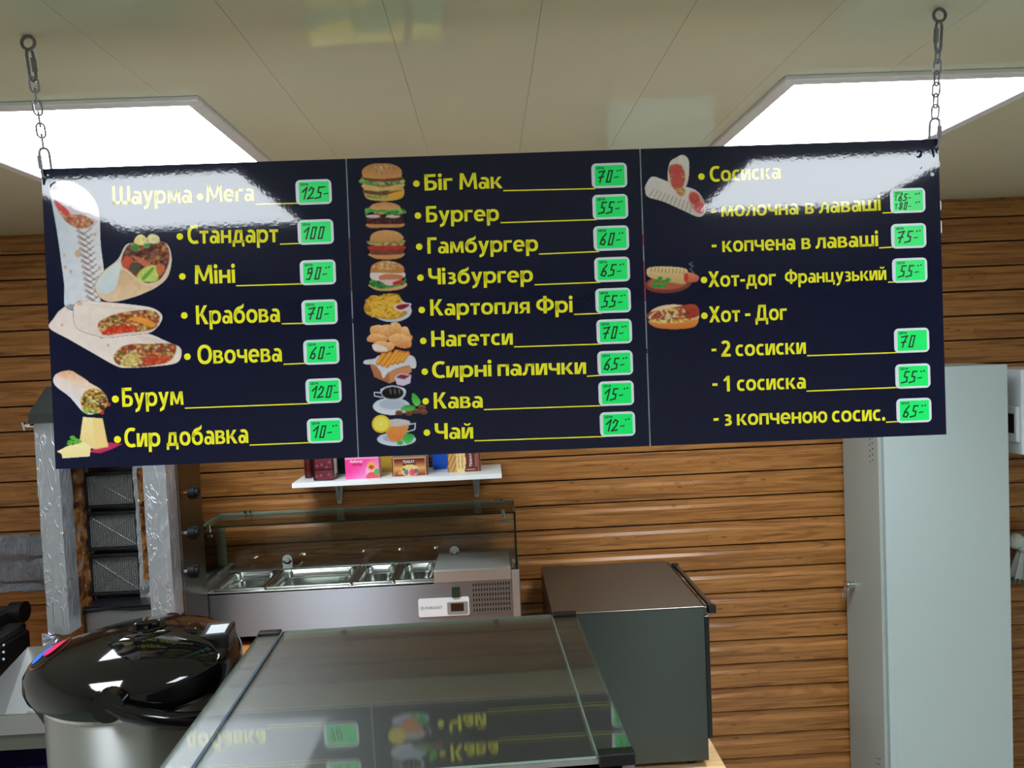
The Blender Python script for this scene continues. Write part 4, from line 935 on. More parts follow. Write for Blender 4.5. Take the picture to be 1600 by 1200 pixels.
for a, b in ((-1.058, -1.050), (-.856, -.850), (-.542, -.535), (-.387, -.381)): box(bm, a, b, UY0+.004, UY1-.04, 1.110, 1.124, .002)
U('pan_rails', bm, 'steel_pan')
U('well_lining', BX(-1.05, -.24, UY0+.004, UY1-.045, .956, .960), 'steel_light')
bm = bmesh.new(); prism(bm, [(UY0-.003, 1.119), (UY0-.003, 1.158), (UY0+.003, 1.162), (UY1, 1.150), (UY1, 1.10), (UY0+.01, 1.10)], 0, -.235, .047); U('machine_cover', bm, 'steel_light')
for sx in (UX0+.05, UX1-.05):
    for sy in (UY0+.05, UY1-.04): cyl(bm := bmesh.new(), (sx, sy), 2, .018, .92, .94); U('foot', bm, 'black')
# vent: dark backing behind a grid of bars
va, vb, vz0, vz1 = -.098, .042, .999, 1.111
U('vent_cavity', BX(va, vb, UY0-.0006, UY0-.0001, vz0, vz1), 'darkgap')
bm = bmesh.new(); nx, nz = 14, 6; cw = (vb-va)/nx; ch = (vz1-vz0)/nz
for i in range(nx+1): box(bm, va+i*cw-cw*.27, va+i*cw+cw*.27, UY0-.0022, UY0-.0006, vz0-.004, vz1+.004)
for j in range(nz+1): box(bm, va-.003, vb+.003, UY0-.0021, UY0-.0006, vz0+j*ch-ch*.19, vz0+j*ch+ch*.19)
U('vent_grille', bm, 'steel_h')
bm = bmesh.new(); prism(bm, rrect(-.296, -.111, .993, 1.060, .007), 1, UY0-.004, UY0-.0002); cp = U('control_plate', bm, 'whiteplastic')
bm = bmesh.new(); prism(bm, rrect(-.191, -.116, .998, 1.044, .004), 1, UY0-.0055, UY0-.004); U('display_bezel', bm, 'greybezel', cp)
U('display', BX(-.178, -.131, UY0-.0062, UY0-.0054, 1.010, 1.039), 'screen', cp)
bm = bmesh.new(); prism(bm, rrect(-.172, -.142, 1.061, 1.098, .004), 1, UY0-.009, UY0-.0002); U('power_switch', bm, 'switch')
def latin(s, x0, z0, y_, w_, h_, m_, par, name='lettering', rot90=False, italic=0.):
    c = bpy.data.curves.new('t', 'FONT'); c.body = s; c.fill_mode = 'FRONT'; c.offset = .012; c.shear = italic
    o = bpy.data.objects.new('t', c); me = bpy.data.meshes.new_from_object(o); me.name = name
    xs = [v.co.x for v in me.vertices]; ys = [v.co.y for v in me.vertices]; a, b, cc, d = min(xs), max(xs), min(ys), max(ys)
    for v in me.vertices:
        q, r = (v.co.x-a)/(b-a), (v.co.y-cc)/(d-cc)
        v.co = Vector((x0+(1-r)*w_, y_, z0+q*h_)) if rot90 else Vector((x0+q*w_, y_, z0+r*h_))
    bpy.data.objects.remove(o); bpy.data.curves.remove(c)
    me.materials.clear(); me.materials.append(MT[m_])
    ob = bpy.data.objects.new(name, me); COL.objects.link(ob); ob.parent = par; return ob
lt = latin('FORGAST', -.272, 1.0215, UY0-.0044, .063, .0095, 'logo', cp)
for v in lt.data.vertices: v.co -= Vector((-.5, 2.93, .92))
bm = bmesh.new(); c_ = (-.283, 1.0262)
for a in range(4):
    a0, a1 = a*PI/2, (a+1)*PI/2
    q = [(c_[0]+r*math.cos(t_), c_[1]+r*math.sin(t_)) for r, t_ in ((.0068, a0), (.0068, a1), (.0042, a1), (.0042, a0))]
    bm.faces.new([bm.verts.new((x_, UY0-.0044, z_)) for x_, z_ in q])
U('emblem', bm, 'logo', cp)
# glass canopy
GT = 1.358
def pane(name, x0, x1, y0, y1, z0, z1, m_, faces):
    o = U(name, BX(x0, x1, y0, y1, z0, z1), m_); o.data.materials.append(MT['glass_edge']); o.data.materials.append(MT['glass_edge_l'])
    for p in o.data.polygons:
        n = p.normal
        for axis, sgn, mi in faces:
            if n[axis]*sgn > .9: p.material_index = mi
    return o
pane('top_glass', -1.078, .073, UY0, 3.02, GT, GT+.006, 'glass_top', ((1, -1, 1), (0, 1, 2), (0, -1, 2), (1, 1, 2)))
pane('rear_glass', -1.070, .064, 3.040, 3.046, 1.128, GT-.002, 'glass', ((0, 1, 2), (0, -1, 2), (2, 1, 2)))
for x_ in (-1.078, .066): pane('side_glass', x_, x_+.007, UY0+.004, 3.04, 1.150, GT, 'glass', ((1, -1, 1), (2, 1, 2), (1, 1, 2)))
def clip(x_, y_, z_, a, b, c): U('glass_clip', BX(x_-a, x_+a, y_-b, y_+b, z_-c, z_+c, .001), 'chrome')
for x_ in (-1.035, .027):
    clip(x_, UY0-.001, GT, .006, .006, .015)
for x_ in (-1.052, .047): clip(x_, UY0+.014, GT-.030, .022, .006, .005)
for x_ in (-.975, -.955, .005, .025): clip(x_, 3.012, GT+.010, .006, .008, .006)
for x_ in (-.83, -.17):
    bm = bmesh.new(); cyl(bm, (x_, 1.166), 1, .019, 3.030, 3.040); cyl(bm, (x_, 1.166), 1, .010, 3.022, 3.030); box(bm, x_-.019, x_+.019, 3.030, 3.040, 1.130, 1.162); U('glass_holder', bm, 'steel_light')
# ---- food pans
def make_pan(x0, x1, label):
    t = thing('food_pan', label, 'food pan', ((x0+x1)/2, 2.93, 1.12), group='steel pans in the topping unit')
    hw, y0, y1, z = (x1-x0)/2, UY0+.018-2.93, UY1-.046-2.93, 0
    rings = [(0, 0, .003), (0, .006, .012), (.012, .0065, .020), (.018, .0, .028), (.020, -.022, .030), (.028, -.026, .034), (.030, -.075, .036), (.040, -.092, .040), (.060, -.096, .045)]
    bm = bmesh.new(); prev = None
    for ins, dz, r in rings:
        r = min(r, hw-ins-.002)
        pts = rrect(-hw+ins, hw-ins, y0+ins, y1-ins, r, 6); vs = [bm.verts.new((a, b, z+dz)) for a, b in pts]
        if prev:
            for i in range(len(vs)): bm.faces.new((prev[i], prev[(i+1) % len(vs)], vs[(i+1) % len(vs)], vs[i]))
        prev = vs
    bm.faces.new(prev)
    obj('pan_bowl', bm, 'steel_pan', t, smooth=True)
    obj('pan_lip', BX(-hw, hw, y0-.001, y0+.008, .004, .0075, .001), 'steel_pan', t)
make_pan(-1.050, -.856, 'empty steel food pan at the left end of the topping unit')
make_pan(-.850, -.542, 'widest empty steel food pan, second from left in the topping unit')
make_pan(-.535, -.387, 'small empty steel food pan just right of the widest one')
make_pan(-.381, -.236, 'small empty steel food pan against the steel machine cover')

# ================================================================ WALL SHELF AND ITEMS
SZ = 1.487
t = thing('wall_shelf', 'white wall shelf holding tea boxes below the middle of the menu board', 'shelf', (-.365, 3.03, SZ))
obj('shelf_board', BX(-.397, .395, -.130, .118, -.018, 0, .001), 'white', t)
for bx_ in (-.268, .292):
    bm = bmesh.new(); prism(bm, [(.02, -.018), (.116, -.018), (.116, -.125), (.108, -.125), (.02, -.026)], 0, bx_-.003, bx_+.003)
    prism(bm, [(bx_-.019, -.018), (bx_+.019, -.018), (bx_+.008, -.128), (bx_-.008, -.128)], 1, .100, .119)
    obj('bracket', bm, 'greydoor', t)
def colour_grid(name, f, par, W, H, D, nx=44, nz=30, m_='colprint', pillow=0.):
    """front sheet of packaging at y=0, x 0..W, z 0..H, colour f(u,v)"""
    vs, cs, fs = [], [], []
    for j in range(nz+1):
        for i in range(nx+1):
            a, b = i/nx, j/nz; dy = -pillow*(max(0, 1-(2*a-1)**2)*max(0, 1-(2*b-1)**2))**.5
            vs.append((a*W, dy-.0004, b*H)); cs += [*lin(f(a, b)), 1.]
    for j in range(nz):
        for i in range(nx): k = j*(nx+1)+i; fs.append((k, k+1, k+nx+2, k+nx+1))
    me = bpy.data.meshes.new(name); me.from_pydata(vs, [], fs); ca = me.color_attributes.new('Col', 'FLOAT_COLOR', 'POINT'); ca.data.foreach_set('color', cs)
    return obj(name, me, m_, par, smooth=pillow > 0)
def mixc(a, b, t): t = max(0, min(1, t)); return tuple(x*(1-t)+y*t for x, y in zip(a, b))
def disc(u, v, cx, cy, rx, ry): return ((u-cx)/rx)**2+((v-cy)/ry)**2 < 1
def base_pt(px, py, y=None):
    P_ = on(px, py, 2, SZ); return P_
def carton(name, label, pxl, pxr, yf, H, D, f, side, top, rot=0, extra=None):
    A, B = on(pxl, 740, 1, yf), on(pxr, 740, 1, yf); W = B[0]-A[0]
    t = thing(name, label, 'tea box', (A[0], yf, SZ), (0, 0, rot), 'tea boxes on the wall shelf')
    bm = BX(0, W, 0, D, 0, H, .0008); o = obj('carton', bm, side, t)
    colour_grid('front_print', f, t, W, H, D)
    if extra: extra(t, W, H)
    obj('lid_flap', BX(.001, W-.001, .002, D-.002, H, H+.0012), top, t)
    return t
MT['pinkside'] = mat('pink_carton', (206, 120, 156), .35); MT['tanside'] = mat('tan_carton', (150, 128, 96), .4); MT['brownside'] = mat('brown_carton', (120, 84, 62), .4)
def f_pink(u, v):
    c = mixc((238, 60, 150), (240, 150, 205), u*1.2+(.25-v)*.9)
    if v > .90: c = (238, 150, 200)
    if .22 < u < .52 and .62 < v < .72: c = (196, 40, 110)
    if disc(u, v, .77, .30, .17, .42): c = mixc(c, (240, 190, 215), .7)
    if disc(u, v, .78, .58, .13, .20): c = (236, 160, 96)
    if disc(u, v, .78, .52, .08, .09): c = (176, 80, 24)
    if disc(u, v, .80, .06, .20, .24): c = (222, 84, 92)
    if disc(u, v, .93, .30, .08, .15): c = (84, 176, 70)
    if .17 < u < .52 and .50 < v < .54 and int(u*60) % 2: c = (206, 90, 160)
    return c
carton('tea_box', 'pink tea box with white brand lettering and a flower, on the wall shelf', 540, 592.5, 2.935, .083, .07, f_pink, 'pinkside', 'pinkside',
       extra=lambda t, W, H: latin('Askony', W*.12, H*.72, -.0010, W*.42, H*.17, 'whiteprint', t, italic=.3))
def f_brown(u, v):
    if u < .045 or u > .955: return (84, 40, 26)
    if abs(u-.055) < .012 or abs(u-.945) < .012 or v > .955: return (214, 160, 130)
    c = mixc((104, 36, 28), (232, 176, 96), (1-abs(v-.42)*2.2)) if (u < .3 or u > .68) else (96, 34, 32)
    if int(u*90) % 3 == 0: c = mixc(c, (120, 60, 30), .25)
    if .27 < u < .73 and v < .62 and disc(u, v, .5, .30, .26, .33): c = (226, 196, 130)
    if disc(u, v, .40, .20, .065, .16): c = (110, 112, 140)
    if disc(u, v, .57, .18, .085, .2): c = (214, 80, 92)
    if disc(u, v, .68, .26, .06, .14): c = (112, 96, 116)
    if disc(u, v, .33, .36, .05, .08): c = (110, 120, 50)
    if disc(u, v, .22, .17, .05, .08): c = (226, 140, 80)
    return c
carton('tea_box', 'brown and gold tea box with berries pictured below the name, mid shelf', 613, 668, 2.95, .071, .075, f_brown, 'tanside', 'tanside',
       extra=lambda t, W, H: latin('TEAKAY', W*.31, H*.70, -.0010, W*.34, H*.16, 'whiteprint', t))
def f_cream(u, v):
    if u < .02: return (40, 28, 22)
    c = (236, 206, 140)
    if u > .5: c = (100, 44, 40)
    if .40 < u < .56 and disc(u, v, .40, .5, .15, .62): c = (232, 200, 136)
    if .30 < u < .36 or .42 < u < .46:
        if int(v*34) % 2 and .12 < v < .85: c = (150, 110, 60)
    if u < .27: 
        k = math.sin(u*63+v*9)*math.sin(v*27+u*13); c = mixc((232, 190, 120), (140, 92, 36), .5+.5*k)
    if .56 < u < .83 and (abs(v-.1) < .015 or abs(v-.9) < .015): c = (206, 170, 130)
    if .84 < u < .9 and .2 < v < .8: c = (150, 96, 84)
    if abs(u-.925) < .012: c = (170, 110, 90)
    return c
carton('tea_box', 'tan and brown tea box with its name printed sideways, right end of shelf', 700.5, 751.5, 2.985, .088, .085, f_cream, 'tanside', 'tanside',
       extra=lambda t, W, H: (latin('TEAKAY', W*.66, H*.22, -.0010, W*.08, H*.60, 'whiteprint', t, rot90=True)))
# clear tub with pink sweets
A, B = on(489, 740, 1, 2.925), on(521, 740, 1, 2.925)
t = thing('clear_plastic_tub', 'clear plastic tub of pink sweets at the left end of the wall shelf', 'container', (A[0], 2.925, SZ))
W = B[0]-A[0]
o = obj('tub_wall', BX(0, W, 0, .10, .001, .115, .004), 'clear', t)
obj('tub_lid', BX(-.001, W+.001, -.001, .101, .116, .124, .002), 'greybezel', t)
MT['candyA'] = mat('pink_sweets', (206, 62, 96), .35, bump=(90, .8, .004)); MT['candyB'] = mat('pale_pink_wrappers', (236, 150, 176), .35)
bm = bmesh.new(); box(bm, .006, W-.006, .006, .09, .004, .040, .006, 2); box(bm, .006, W-.006, .006, .09, .044, .086, .006, 2); obj('sweets', bm, 'candyA', t, smooth=True)
bm = bmesh.new()
for (a, b) in ((.2, .62), (.42, .66), (.36, .22), (.16, .2), (.66, .55), (.75, .25), (.8, .75)):
    r = bmesh.ops.create_icosphere(bm, subdivisions=1, radius=.007, matrix=Matrix.Translation((a*W, .006, b*.092)) @ Matrix.Diagonal((1, .3, 1, 1)))
obj('wrappers', bm, 'candyB', t, smooth=True)
obj('side_sticker', BX(W+.0002, W+.0012, .02, .07, .02, .085), 'whiteplastic', t)
# bags standing at the back of the shelf
def bag(label, xa, xb, H, f, y0=3.085):
    A, B = on(xa, 735, 1, y0)[0], on(xb, 735, 1, y0)[0]; W = B-A
    t = thing('snack_bag', label, 'bag', (A, y0, SZ), group='bags at the back of the wall shelf')
    colour_grid('bag_front', f, t, W, H, 0, 30, 40, pillow=.022)
    o = colour_grid('bag_back', lambda u, v: (190, 190, 180), t, W, H, 0, 8, 8, pillow=.012)
    for v in o.data.vertices: v.co.y = -v.co.y
def f_yg(u, v):
    wv = .55+.10*math.sin(u*5.5+1)
    if v > .86+.05*math.sin(u*4): return (226, 204, 60)
    if v > wv: return (60, 130, 84)
    if v > .30: return (206, 196, 90)
    if v > .17+.05*math.sin(u*7): return (24, 104, 64)
    return (196, 160, 60)
bag('yellow and green bag behind the pink and brown tea boxes', 590, 664, .335, f_yg)
def f_dg(u, v):
    if v > .84+.07*math.sin(u*3+2): return (222, 200, 56)
    if v > .6: return (70, 136, 92)
    if v > .5: return (200, 180, 90)
    return (10, 40, 32) if v < .3 else (40, 60, 50)
bag('dark green bag standing behind the tub and the pink tea box', 520, 588, .335, f_dg)
def f_bl(u, v):
    if v > .86: return (216, 206, 60)
    if v > .55: return (60, 150, 110)
    if u > .45+.1*math.sin(v*14): return (96, 170, 96) if v > .16 else ((216, 190, 90) if v > .1 else (90, 170, 200))
    return (14, 84, 206)
bag('blue and green bag between the brown box and the sideways-lettered box', 677, 722, .335, f_bl)
bm = bmesh.new(); lathe(bm, [(.001, 0), (.016, .002), (.018, .02), (.018, .10), (.010, .115), (.010, .13), (.004, .132)], 16); P_ = on(483, 738, 1, 3.02)
t_ = obj('dark_red_bottle', bm, mat('dark_red_plastic', (70, 18, 18), .25), smooth=True); t_.location = (P_[0], 3.02, SZ); tag(t_, 'small dark red bottle at the far left of the wall shelf', 'bottle')
P_ = on(766, 723, 2, SZ+.004); bm = bmesh.new(); tube(bm, [(-.03, .01, .0045), (.016, 0, .0045), (.021, -.001, .0045)], [.0042, .0042, .002], 10)
t_ = obj('blue_pen', bm, 'bluepl', smooth=True); t_.location = (P_[0], P_[1], SZ); tag(t_, 'blue pen lying at the right end of the wall shelf', 'pen')

# ================================================================ SHAWARMA GRILL
gx, gy, gz = -1.26, 2.62, .92
g = thing('shawarma_grill', 'tall upright shawarma grill wrapped in foil with three mesh burners on the back counter', 'grill', (gx, gy, gz))
def GR(name, bm, m_, par=None, smooth=False):
    o = obj(name, bm, m_, par or g, smooth)
    for v in o.data.vertices: v.co -= Vector((gx, gy, gz))
    return o
def wrapped(x0, x1, y0, y1, z0, z1, nz=26, amp=.004, seed=1):
    rs = np.random.RandomState(seed); bm = bmesh.new(); rings = []
    for k in range(nz+1):
        z = z0+(z1-z0)*k/nz; j = lambda: float(rs.uniform(-amp, amp)); e = [.0, .5, 1.]
        pts = [(x0+(x1-x0)*t_, y0) for t_ in (0, .33, .66)]+[(x1, y0+(y1-y0)*t_) for t_ in (0, .5)]+[(x1-(x1-x0)*t_, y1) for t_ in (0, .5)]+[(x0, y1-(y1-y0)*t_) for t_ in (0, .5)]
        rings.append([bm.verts.new((a+j()*.6, b+j(), z+(j() if 0 < k < nz else 2*j()))) for a, b in pts])
    n = len(rings[0])
    for A, B in zip(rings, rings[1:]):
        for i in range(n): bm.faces.new((A[i], A[(i+1) % n], B[(i+1) % n], B[i]))
    bm.faces.new(rings[0][::-1]); bm.faces.new(rings[-1]); return bm
BY = 2.69
MT['grillplate'] = mat('grey_burner_plate', (150, 152, 148), .35, .7)
xh0, xh1 = on(137, 800, 1, BY)[0], on(217, 800, 1, BY)[0]
GR('left_wing', wrapped(-1.466, -1.396, 2.50, 2.57, 1.095, 1.79, amp=.0014, seed=3), 'foil')
GR('left_wing_inner', wrapped(-1.425, xh0+.004, 2.57, BY, 1.12, 1.79, amp=.004, seed=5), 'burnt')
GR('right_wing', wrapped(-1.132, -1.058, 2.50, 2.575, 1.125, 1.79, amp=.0014, seed=7), 'foil')
GR('foil_strip', wrapped(xh1+.002, xh1+.075, BY-.03, BY+.01, 1.14, 1.79, amp=.003, seed=9), 'foil')
GR('scorched_edge', wrapped(xh1+.020, xh1+.050, BY-.037, BY-.033, 1.22, 1.60, amp=.003, seed=11), 'burnt')
GR('right_side_panel', BX(-1.10, -1.052, 2.575, 2.775, 1.0, 1.79, .002), 'steel_side')
GR('back_panel', BX(-1.466, -1.10, BY+.02, 2.775, 1.0, 1.79, .002), 'steel_side')
zz = lambda py, y_: on(176, py, 1, y_)[2]
for i, (ya, yb) in enumerate(((668, 728), (736, 792), (798, 858), (864, 928))):
    z1, z0 = zz(ya, BY), zz(yb, BY); fr = bmesh.new(); a, b = xh0+.002, xh1-.002
    for q in ((a, b, z1-.011, z1), (a, b, z0, z0+.008), (a, a+.006, z0+.008, z1-.011), (b-.006, b, z0+.008, z1-.011)): box(fr, q[0], q[1], BY-.018, BY+.01, q[2], q[3], .001)
    fo = GR('burner_frame', fr, 'darkmetal')
    pb = bmesh.new(); q_ = [pb.verts.new(v) for v in ((a+.006, BY+.009, z0+.008), (b-.006, BY+.009, z0+.008), (b-.006, BY+.009, z1-.010), (a+.006, BY+.009, z1-.010))]; ap = pb.verts.new(((a+b)/2, BY-.0025, (z0+z1)/2))
    for k in range(4): pb.faces.new((q_[k], q_[(k+1) % 4], ap))
    GR('burner_backing', pb, 'grillplate', fo)
    me_ = bmesh.new(); n_ = 22
    for k in range(n_): x_ = a+.008+(b-a-.016)*k/(n_-1); box(me_, x_-.0015, x_+.0015, BY-.006, BY-.004, z0+.012, z1-.016)
    for k in range(17): z_ = z0+.012+(z1-z0-.028)*k/16; box(me_, a+.008, b-.008, BY-.005, BY-.003, z_-.0014, z_+.0014)
    # crossed stiffening creases
    for s_ in (1, -1): tube(me_, [(a+.01, BY-.007, (z0+.014 if s_ > 0 else z1-.018)), ((a+b)/2, BY-.011, (z0+z1)/2), (b-.01, BY-.007, (z1-.018 if s_ > 0 else z0+.014))], .0007, 5)
    mo = GR('burner_mesh', me_, 'mesh', fo); mo['kind'] = 'stuff'
GR('lower_panel', BX(-1.395, -1.12, 2.60, 2.612, 1.03, 1.135, .002), 'steel_light')
GR('rim_foil', wrapped(-1.40, -1.15, 2.595, 2.68, 1.135, 1.150, nz=3, amp=.003, seed=15), 'darkmetal')
bm = bmesh.new(); box(bm, -1.47, -1.045, 2.47, 2.76, .925, .99, .004); GR('base_box', bm, 'darkmetal')
bm = bmesh.new(); box(bm, -1.47, -1.06, 2.44, 2.465, 1.020, 1.045, .002); box(bm, -1.47, -1.445, 2.44, 2.465, .92, 1.02); box(bm, -1.085, -1.06, 2.44, 2.465, .92, 1.02); GR('front_rail', bm, 'steel_light')
bm = bmesh.new(); tube(bm, [(-1.27, 2.46, 1.04), (-1.16, 2.60, 1.10)], .010, 6); tube(bm, [(-1.32, 2.455, 1.045), (-1.32, 2.455, 1.075)], .005, 8); tube(bm, [(-1.335, 2.455, 1.078), (-1.305, 2.455, 1.084)], .005, 6); GR('skewer_arm', bm, 'steel_light')
bm = bmesh.new(); A4 = [(-1.470, 2.48), (-1.03, 2.48), (-1.03, 2.80), (-1.470, 2.80)]; B4 = [(-1.440, 2.54), (-1.08, 2.54), (-1.08, 2.76), (-1.445, 2.76)]
va_ = [bm.verts.new((a, b, 1.785)) for a, b in A4]; vb_ = [bm.verts.new((a, b, 1.815)) for a, b in A4]; vc_ = [bm.verts.new((a, b, 1.90)) for a, b in B4]
bm.faces.new(va_[::-1]); bm.faces.new(vc_)
for P0, P1 in ((va_, vb_), (vb_, vc_)):
    for i in range(4): bm.faces.new((P0[i], P0[(i+1) % 4], P1[(i+1) % 4], P1[i]))
GR('hood', bm, 'roofgrey')
bm = bmesh.new(); tube(bm, [(-1.465, 2.50, 1.777), (-1.490, 2.49, 1.779)], .006, 8); tube(bm, [(-1.492, 2.49, 1.790), (-1.487, 2.49, 1.764)], .006, 6); GR('wing_screw', bm, 'chrome')
MT['knob'] = mat('matt_black_knob', (9, 9, 12), .6, spec=.2)
for py in (770, 833, 893):
    P_ = on(288, py, 0, -1.052); bm = bmesh.new(); yk, zk = P_[1], P_[2]
    cyl(bm, (yk, zk), 0, .006, -1.052, -1.036, 10); kb = GR('gas_valve', bm, mat('brass', (180, 140, 70), .3, 1.0) if py == 770 else 'hook')
    bm = bmesh.new(); cyl(bm, (yk, zk), 0, .019, -1.036, -1.014, 18); cyl(bm, (yk, zk), 0, .013, -1.014, -1.004, 18); box(bm, -1.034, -1.006, yk-.005, yk+.005, zk-.022, zk+.022, .002); GR('valve_knob', bm, 'knob', kb, True)
bm = wrapped(-1.478, -1.44, 2.49, 2.52, 1.060, 1.095, nz=4, amp=.006, seed=21); GR('foil_tail', bm, 'foil')

# foil tacked over the planks behind the hot plate
bm = bmesh.new(); rs = np.random.RandomState(8); nx_, nz_ = 60, 16; V_ = {}
for j in range(nz_+1):
    for i in range(nx_+1):
        z = 1.062+(1.291-1.062)*j/nz_; x_ = -2.45+i*(1.0/nx_)
        k = ((GZ0-z)/PT) % 1; y_ = WY-.003+(.001 if k < .24 else -.0125)+rs.uniform(-.003, .001)
        V_[i, j] = bm.verts.new((x_, y_-.001, z+(rs.uniform(-.004, .003) if j in (0, nz_) else 0)))
for j in range(nz_):
    for i in range(nx_): bm.faces.new((V_[i, j], V_[i+1, j], V_[i+1, j+1], V_[i, j+1]))
tag(obj('foil_sheet', bm, 'foilwall', smooth=True), 'crumpled foil sheet tacked on the plank wall left of the wrapped grill', 'foil')

# contact grill and tray at far left
t = thing('contact_grill', 'black contact grill cut off by the left edge of the picture', 'contact grill', (-1.85, 2.46, .92))
def CG(name, bm, m_, par=None, smooth=False):
    o = obj(name, bm, m_, par or t, smooth)
    for v in o.data.vertices: v.co -= Vector((-1.85, 2.46, .92))
    return o
CG('base', BX(-2.10, -1.632, 2.24, 2.68, .945, 1.060, .006), 'darkmetal'); CG('plate_band', BX(-2.10, -1.640, 2.25, 2.675, 1.060, 1.085, .004), 'roofgrey')
CG('lid', BX(-2.10, -1.665, 2.27, 2.665, 1.098, 1.150, .01, 2), 'darkmetal'); CG('lid_top', BX(-2.10, -1.74, 2.33, 2.65, 1.150, 1.185, .008), 'steel_side')
bm = bmesh.new(); cyl(bm, (2.655, 1.128), 0, .036, -1.675, -1.63, 18); CG('hinge', bm, 'black', smooth=True)
for py in (1008, 1019, 1030):
    P_ = on(5, py, 0, -1.632); bm = bmesh.new(); cyl(bm, (P_[1], P_[2]), 0, .004, -1.632, -1.629, 8); CG('rivet', bm, 'whiteplastic')
for a, b in ((-2.05, 2.3), (-1.68, 2.3), (-1.68, 2.62), (-2.05, 2.62)): bm = bmesh.new(); cyl(bm, (a, b), 2, .015, .92, .946, 12); CG('foot', bm, 'black')
t2 = thing('steel_tray', 'open steel drip tray between the black contact grill and the thermo pot', 'tray', (-1.4, 2.42, .92))
bm = bmesh.new(); rim = [(-1.49, 2.12, .09), (-1.12, 2.12, .09), (-1.12, 2.43, .165), (-1.49, 2.43, .165)]; fl = [(-1.43, 2.17), (-1.18, 2.17), (-1.18, 2.38), (-1.43, 2.38)]
ra = [bm.verts.new((a+1.4, b-2.42, c_)) for a, b, c_ in rim]; rb = [bm.verts.new((a+1.4, b-2.42, .012)) for a, b in fl]; rc = [bm.verts.new((a+1.4+(-.004 if a < -1.3 else .004), b-2.42+(-.004 if b < 2.3 else .004), c_-.002)) for a, b, c_ in rim]; rd = [bm.verts.new((a+1.4, b-2.42, .008)) for a, b in fl]
bm.faces.new(rb); bm.faces.new(rd[::-1])
for i in range(4):
    j = (i+1) % 4; bm.faces.new((ra[i], ra[j], rb[j], rb[i])); bm.faces.new((rc[j], rc[i], rd[i], rd[j])); bm.faces.new((ra[j], ra[i], rc[i], rc[j]))
obj('tray_pan', bm, 'steel_light', t2)
for a in (.0, .18): obj('tray_foot', BX(a-.01, a+.01, -.23, -.06, 0, .009), 'steel_light', t2)

# ================================================================ OVEN
ox0, ox1, oy0, oy1, oz0, oz1 = .176, .688, 2.535, 3.10, .532, 1.063
t = thing('steel_oven', 'brushed steel countertop oven standing sideways with its door to the right', 'oven', ((ox0+ox1)/2, (oy0+oy1)/2, .505))
oc = Vector(((ox0+ox1)/2, (oy0+oy1)/2, .505))
def OV(name, bm, m_, par=None, smooth=False):
    o = obj(name, bm, m_, par or t, smooth)
    for v in o.data.vertices: v.co -= oc
    return o
OV('side_panel', BX(ox0+.004, ox1, oy0, oy0+.006, oz0, oz1-.003, .001), 'steel_dark')
OV('side_panel', BX(ox0+.004, ox1, oy1-.006, oy1, oz0, oz1-.003, .001), 'steel_dark')
OV('roof_panel', BX(ox0, ox1, oy0-.001, oy1+.001, oz1-.003, oz1, .0008), 'steel_wood_tint')
OV('rear_panel', BX(ox0, ox0+.004, oy0+.006, oy1-.006, oz0, oz1-.003), 'darkmetal')
OV('base_panel', BX(ox0+.004, ox1, oy0+.006, oy1-.006, oz0, oz0+.01), 'darkmetal')
d_ = OV('oven_door', BX(ox1, ox1+.018, oy0+.006, oy1-.006, oz0+.07, oz1-.035, .003), 'darkmetal')
OV('door_glass', BX(ox1+.018, ox1+.020, oy0+.07, oy1-.07, oz0+.13, oz1-.10), 'blackgloss', d_)
OV('control_strip', BX(ox1, ox1+.012, oy0+.006, oy1-.006, oz1-.033, oz1-.004, .002), 'steel_dark')
hx, hz = ox1+.036, oz1-.016
bm = bmesh.new(); tube(bm, [(hx, oy0+.01, hz), (hx, oy1-.03, hz)], .0095, 12); OV('door_handle', bm, 'steel_wood_tint', d_, True)
for yy_ in (oy0+.02, oy1-.04):
    bm = bmesh.new(); box(bm, ox1+.016, hx+.008, yy_-.014, yy_+.014, hz-.014, hz+.014, .005, 2); OV('handle_bracket', bm, 'black', d_)
for a, b in ((ox0+.05, oy0+.05), (ox1-.05, oy0+.05), (ox1-.05, oy1-.05), (ox0+.05, oy1-.05)): bm = bmesh.new(); cyl(bm, (a, b), 2, .016, .505, oz0, 14); OV('foot', bm, 'black')

# ================================================================ LOCKER
lx0, lx1, ly0, ly1, lz = 1.470, 1.947, 2.83, 3.14, 1.82
t = thing('metal_locker', 'tall pale grey metal locker at the right with a lock on its narrow door', 'locker', ((lx0+lx1)/2, (ly0+ly1)/2, 0))
lc = Vector(((lx0+lx1)/2, (ly0+ly1)/2, 0))
def LK(name, bm, m_, par=None, smooth=False):
    o = obj(name, bm, m_, par or t, smooth)
    for v in o.data.vertices: v.co -= lc
    return o
LK('locker_body', BX(lx0, lx1, ly0, ly1, .0, lz, .0025, 2), 'grey')
LK('corner_fold', BX(lx0-.002, lx0+.022, ly0-.0012, ly0+.002, .02, lz-.02, .0005), 'grey')
dd = LK('locker_door', BX(lx0-.016, lx0-.001, ly0+.014, ly1-.004, .05, lz-.03, .002), 'greydoor')
bm = bmesh.new()
for z0_ in (1.56, .30):
    for r_ in range(5):
        for c_ in range(2): cyl(bm, (ly0+.055+c_*.022+(r_ % 2)*.002, z0_-r_*.022-c_*.009), 0, .0032, lx0-.0168, lx0-.0158, 8)
LK('vent_holes', bm, 'darkgap', dd)
P_ = on(1334, 914, 0, lx0-.016)
bm = bmesh.new(); cyl(bm, (P_[1], P_[2]), 0, .014, lx0-.040, lx0-.016, 14); box(bm, lx0-.052, lx0-.040, P_[1]-.024, P_[1]+.020, P_[2]-.015, P_[2]+.015, .002)
lk = LK('cam_lock', bm, 'chrome', dd, True)
